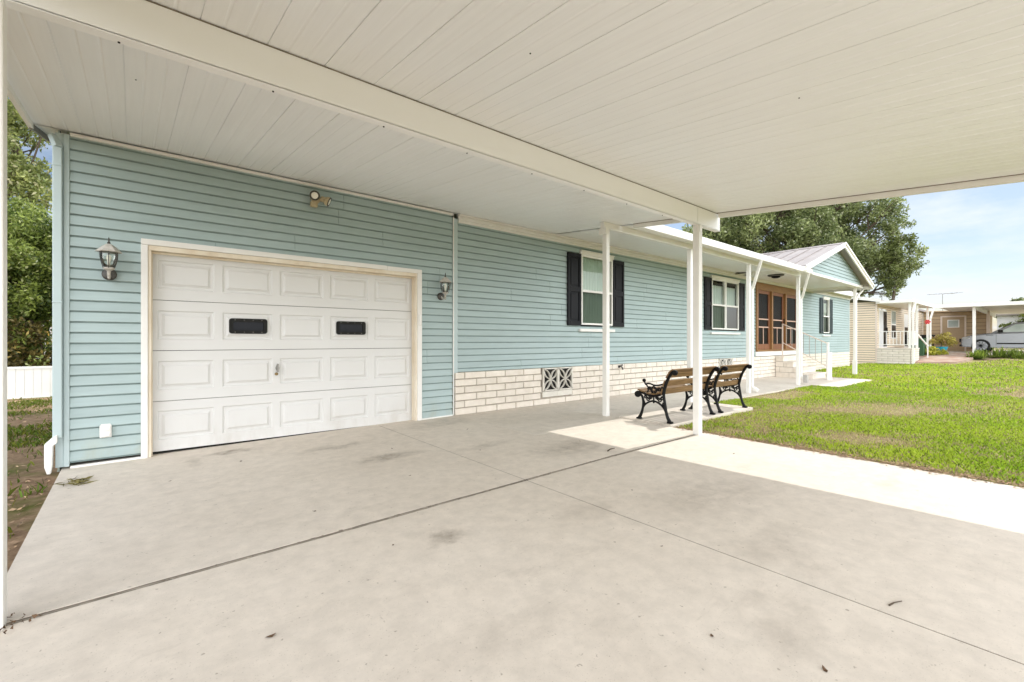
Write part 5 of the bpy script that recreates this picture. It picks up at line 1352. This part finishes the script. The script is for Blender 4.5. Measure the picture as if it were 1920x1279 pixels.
tree('croton_shrub', 'rounded yellow green shrub growing in the turquoise pot', (33.1, 3.95, .85), sh, 1500, .055, [(.26, .22, .05), (.62, .54, .14), (.5, .3, .15)], .03)
tree('yellow_shrub', 'low bright yellow green shrub on the ground left of the turquoise pot', (32.3, 4.12, .40), [(0, 0, .2, .3), (.2, -.25, .15, .25), (-.2, .25, .2, .28), (0, .1, .38, .2)], 1300, .06, [(.32, .33, .03), (.62, .60, .09), (.3, .4, .05)], .02)
bn = empty('garbage_bin', 'dark green garbage bin beside the porch steps of the beige home', 'bin', (31.9, 4.75, .35))
b = MB(); b.prism([(-.26, 0), (.26, 0), (.31, .95), (-.31, .95)], lambda p, t: (p[0], t * (1 + .1 * p[1]), p[1]), -.28, .28); obj('body', b, M['greenbin'], bn, off=False, bevel=.02)
b = MB(); b.box(-.34, .34, -.33, .33, .955, 1.0); obj('lid', b, M['greenbin'], bn, off=False, bevel=.015)
for s in (-1, 1):
    b = MB(); b.lathe([(.1, -.03), (.1, .03)], (s * .22, .3, .1), 12, 0, 'x'); obj('wheel', b, M['blackrubber'], bn, off=False)
b = MB()
for k in range(6):
    a = 2 * math.pi * k / 6; b.prism([(0, 0), (.09, .045), (.13, 0), (.09, -.045)], lambda p, t, a=a: (31.0 + t + .05 * p[0], 4.22 + p[0] * math.cos(a) - p[1] * math.sin(a), 2.17 + p[0] * math.sin(a) + p[1] * math.cos(a)), -.01, .01)
b.tube([(31.0, 4.22, 2.2), (31.0, 4.22, 3.0)], .003, 5)
tag(obj('wind_spinner', b, M['red']), 'red hanging garden spinner under the porch roof of the beige home', 'wind spinner')
b = MB(); b.box(37.2, 37.9, 4.85, 5.35, .57, 1.5); b.box(37.15, 37.95, 4.8, 5.4, 1.501, 1.58)
tag(obj('storage_box', b, M['blackrubber'], bevel=.02), 'black storage box standing behind the potted shrub in the far carport', 'box')

# ------------------------------------------------------------------ silver car
car = empty('parked_car', 'silver grey suv parked nose in under the far white carport', 'car', (36.4, 3.52, .57), R(-90))
b = MB()
side = [(.06, .30), (.0, .50), (.03, .72), (.14, .86), (.42, .95), (1.00, 1.03), (1.34, 1.07), (2.4, 1.10), (3.6, 1.13), (4.35, 1.14), (4.55, 1.05), (4.62, .75), (4.58, .42), (4.45, .32), (3.0, .26), (1.5, .26)]
def ring(y, inset, drop): return [(p[0] + (.10 * (abs(y) / .95) ** 4 if p[0] < .5 else 0), y, p[1] - drop * (1 if p[1] > .9 else 0)) for p in side]
rings = [ring(-.86, .03, .03), ring(-.93, .01, .02), ring(-.95, 0, .045), ring(-.80, 0, .0), ring(0, -.012, -.02), ring(.80, 0, 0), ring(.95, 0, .045), ring(.93, .01, .02), ring(.86, .03, .03)]
rings = rings[2:7]; n = len(side)
for rg in rings: b.v += rg
for j in range(len(rings) - 1):
    for k in range(n): l = (k + 1) % n; b.f.append([j * n + k, j * n + l, (j + 1) * n + l, (j + 1) * n + k]); b.m.append(0)
b.f.append(list(range(n))); b.m.append(0); b.f.append([(len(rings) - 1) * n + k for k in range(n)][::-1]); b.m.append(0)
body = obj('body', b, M['silver'], car, off=False, bevel=.03)
b = MB()
gh = [(1.22, 1.05), (2.02, 1.555), (2.35, 1.625), (3.1, 1.64), (3.9, 1.60), (4.30, 1.42), (4.50, 1.10)]
def gp(p, s): f = (p[1] - 1.05) / .6; return (p[0], s * (.90 - .22 * f), p[1])
for s in (-1, 1): b.face([gp(p, s) for p in gh])
for p, q in zip(gh, gh[1:]): b.face([gp(p, -1), gp(q, -1), gp(q, 1), gp(p, 1)])
obj('cabin', b, M['silver'], car, off=False)
b = MB()
def gq(pts, s, o=.008): b.face([tuple(Vector(gp(p, s)) + Vector((0, s * o, .002))) for p in pts])
for s in (-1, 1):
    gq([(1.52, 1.10), (2.10, 1.50), (2.62, 1.545), (2.66, 1.12)], s); gq([(2.76, 1.12), (2.72, 1.55), (3.60, 1.54), (3.66, 1.13)], s); gq([(3.74, 1.14), (3.68, 1.535), (3.95, 1.50), (4.22, 1.38), (4.28, 1.16)], s)
obj('side_window', b, M['carglass'], car, off=False, fixn=False)
b = MB(); o = Vector((-.012, 0, .012))
b.face([tuple(Vector((p[0], y, p[1])) + o) for p, y in (((1.28, 1.09), -.82), ((1.98, 1.53), -.66), ((1.98, 1.53), .66), ((1.28, 1.09), .82))])
obj('windscreen', b, M['carglass'], car, off=False, fixn=False)
b = MB(); b.box(2.1, 3.9, -.66, .66, 1.64, 1.655); obj('roof_rails', b, M['blackrubber'], car, off=False, bevel=.01)
for wx in (.86, 3.62):
    for s in (-1, 1):
        a = MB(); a.lathe([(.40, .0), (.40, .012), (.36, .014)], (wx, s * .945 - (.012 if s > 0 else 0), .37), 24, 0, 'y'); obj('wheel_arch', a, M['blackrubber'], car, off=False)
        w = MB(); w.lathe([(.24, -.10), (.35, -.10), (.365, -.06), (.365, .06), (.35, .10), (.24, .10)], (wx, s * .885, .365), 24, 0, 'y'); wo = obj('wheel', w, M['blackrubber'], car, off=False)
        q = MB(); yy = s * .988
        q.lathe([(.245, -.01), (.255, .0), (.235, .004), (.225, -.006)], (wx, yy, .365), 24, 0, 'y'); q.lathe([(.05, -.01), (.05, .01)], (wx, yy, .365), 12, 0, 'y')
        for k in range(10):
            t_ = 2 * math.pi * k / 10; q.bar((wx + .04 * math.cos(t_), yy, .365 + .04 * math.sin(t_)), (wx + .235 * math.cos(t_), yy, .365 + .235 * math.sin(t_)), .03, .02, up=(0, 1, 0))
        obj('rim', q, M['silver'], wo, off=False)
for s in (-1, 1):
    q = MB(); q.prism([(.09, .72), (.14, .84), (.50, .91), (.44, .76)], lambda p, t: (p[0], t, p[1]), s * .958 if s < 0 else .70, -.70 if s < 0 else s * .958); obj('headlight', q, M['lamp'], car, off=False, bevel=.01)
    q = MB(); q.box(1.50, 1.68, min(s * .93, s * 1.10), max(s * .93, s * 1.10), 1.09, 1.22); obj('wing_mirror', q, M['blackrubber'], car, off=False, bevel=.03)
    q = MB(); q.box(2.48, 2.64, min(s * .953, s * .965), max(s * .953, s * .965), .97, 1.0); q.box(3.40, 3.56, min(s * .953, s * .965), max(s * .953, s * .965), 1.0, 1.03); obj('door_handle', q, M['silver'], car, off=False, bevel=.005)
    q = MB()
    for xx, za, zb in ((1.42, .40, 1.02), (2.70, .40, 1.06), (3.30, .72, 1.08)): q.box(xx, xx + .012, min(s * .9505, s * .953), max(s * .9505, s * .953), za, zb)
    q.box(1.45, 3.15, min(s * .9505, s * .957), max(s * .9505, s * .957), .46, .53); q.box(1.05, 1.32, min(s * .9505, s * .954), max(s * .9505, s * .954), .93, .96)
    obj('door_seams', q, M['blackrubber'], car, off=False)
q = MB(); q.box(-.02, .10, -.62, .62, .55, .76); q.box(.0, .12, -.80, .80, .33, .44); obj('grille', q, M['blackrubber'], car, off=False, bevel=.01)

# ------------------------------------------------------------------ sky, sun, camera
CLOUD_THIN = (7.4, 7.8, 8.5); CLOUD_FILL = (42, 42.5, 43.2)
SUN_EL = 57.0
w = bpy.data.worlds.new('World'); sc.world = w; w.use_nodes = True
nt = w.node_tree; nt.nodes.clear()
out = nt.nodes.new('ShaderNodeOutputWorld'); bg = nt.nodes.new('ShaderNodeBackground')
sky = nt.nodes.new('ShaderNodeTexSky'); sky.sky_type = 'NISHITA'; sky.sun_disc = False
sky.sun_elevation = R(SUN_EL); sky.sun_rotation = R(91.5); sky.air_density = 1.0; sky.dust_density = 1.2; sky.ozone_density = 1.0
tc_ = nt.nodes.new('ShaderNodeTexCoord'); sep = nt.nodes.new('ShaderNodeSeparateXYZ'); nt.links.new(tc_.outputs['Generated'], sep.inputs[0])
ad = nt.nodes.new('ShaderNodeMath'); ad.operation = 'ADD'; ad.inputs[1].default_value = .16; nt.links.new(sep.outputs['Z'], ad.inputs[0])
mx_ = nt.nodes.new('ShaderNodeMath'); mx_.operation = 'MAXIMUM'; mx_.inputs[1].default_value = .05; nt.links.new(ad.outputs[0], mx_.inputs[0])
dx_ = nt.nodes.new('ShaderNodeMath'); dx_.operation = 'DIVIDE'; nt.links.new(sep.outputs['X'], dx_.inputs[0]); nt.links.new(mx_.outputs[0], dx_.inputs[1])
dy_ = nt.nodes.new('ShaderNodeMath'); dy_.operation = 'DIVIDE'; nt.links.new(sep.outputs['Y'], dy_.inputs[0]); nt.links.new(mx_.outputs[0], dy_.inputs[1])
cm = nt.nodes.new('ShaderNodeCombineXYZ'); nt.links.new(dx_.outputs[0], cm.inputs[0]); nt.links.new(dy_.outputs[0], cm.inputs[1])
cn = noise(nt, 1.25, 7, 0.6, cm.outputs[0])
cr = ramp(nt, cn.outputs['Fac'], [(0.44, 0.04), (0.66, 0.9)])
# unseen cloud bank added to light the carport shade, thin streaky cloud elsewhere
bk = nt.nodes.new('ShaderNodeMapRange'); bk.interpolation_type = 'SMOOTHSTEP'
bk.inputs['From Min'].default_value = 0.02; bk.inputs['From Max'].default_value = -0.45
xs_ = nt.nodes.new('ShaderNodeMath'); xs_.operation = 'MULTIPLY_ADD'; xs_.inputs[1].default_value = .4
nt.links.new(sep.outputs['X'], xs_.inputs[0]); nt.links.new(sep.outputs['Y'], xs_.inputs[2]); nt.links.new(xs_.outputs[0], bk.inputs['Value'])
lo = nt.nodes.new('ShaderNodeMapRange'); lo.interpolation_type = 'SMOOTHSTEP'
lo.inputs['From Min'].default_value = 0.0; lo.inputs['From Max'].default_value = 0.45; lo.inputs['To Min'].default_value = 1.18; lo.inputs['To Max'].default_value = 0.6
nt.links.new(sep.outputs['Z'], lo.inputs['Value'])
bl_ = nt.nodes.new('ShaderNodeMath'); bl_.operation = 'MULTIPLY'; nt.links.new(bk.outputs['Result'], bl_.inputs[0]); nt.links.new(lo.outputs['Result'], bl_.inputs[1])
cloudc = mixc(nt, bl_.outputs[0], CLOUD_THIN, CLOUD_FILL)
bf = nt.nodes.new('ShaderNodeMath'); bf.operation = 'MAXIMUM'
bs_ = nt.nodes.new('ShaderNodeMath'); bs_.operation = 'MULTIPLY'; bs_.inputs[1].default_value = .8; nt.links.new(bk.outputs['Result'], bs_.inputs[0])
nt.links.new(cr.outputs['Color'], bf.inputs[0]); nt.links.new(bs_.outputs[0], bf.inputs[1])
skc = mixc(nt, bf.outputs[0], sky.outputs[0], cloudc)
nt.links.new(skc, bg.inputs['Color']); bg.inputs['Strength'].default_value = 0.085
nt.links.new(bg.outputs[0], out.inputs['Surface'])
sl_ = bpy.data.lights.new('sun', 'SUN'); sl_.energy = 2.0; sl_.angle = R(0.6); sl_.color = (1.0, 0.965, 0.91)
so = bpy.data.objects.new('sun', sl_); COL.objects.link(so)
az = R(-1.5)
dirv = Vector((math.cos(R(SUN_EL)) * math.cos(az), math.cos(R(SUN_EL)) * math.sin(az), math.sin(R(SUN_EL))))
so.rotation_euler = dirv.to_track_quat('Z', 'Y').to_euler(); so.location = (20, 0, 30)

cam = bpy.data.cameras.new('camera'); cam.lens = 16.0; cam.sensor_width = 36.0; cam.clip_start = .05; cam.clip_end = 2000
co = bpy.data.objects.new('camera', cam); COL.objects.link(co)
co.location = (0, 0, CAMZ); co.rotation_euler = (R(90), 0, R(-39.85)); sc.camera = co

sc.view_settings.view_transform = 'Standard'; sc.view_settings.look = 'None'; sc.view_settings.gamma = 1.0
sc.view_settings.exposure = 0.66
sc.render.engine = 'CYCLES'
cy = sc.cycles
cy.max_bounces = 14; cy.diffuse_bounces = 8; cy.glossy_bounces = 4; cy.transparent_max_bounces = 16; cy.transmission_bounces = 6
cy.sample_clamp_indirect = 6.0; cy.caustics_reflective = False; cy.caustics_refractive = False
cy.use_denoising = True
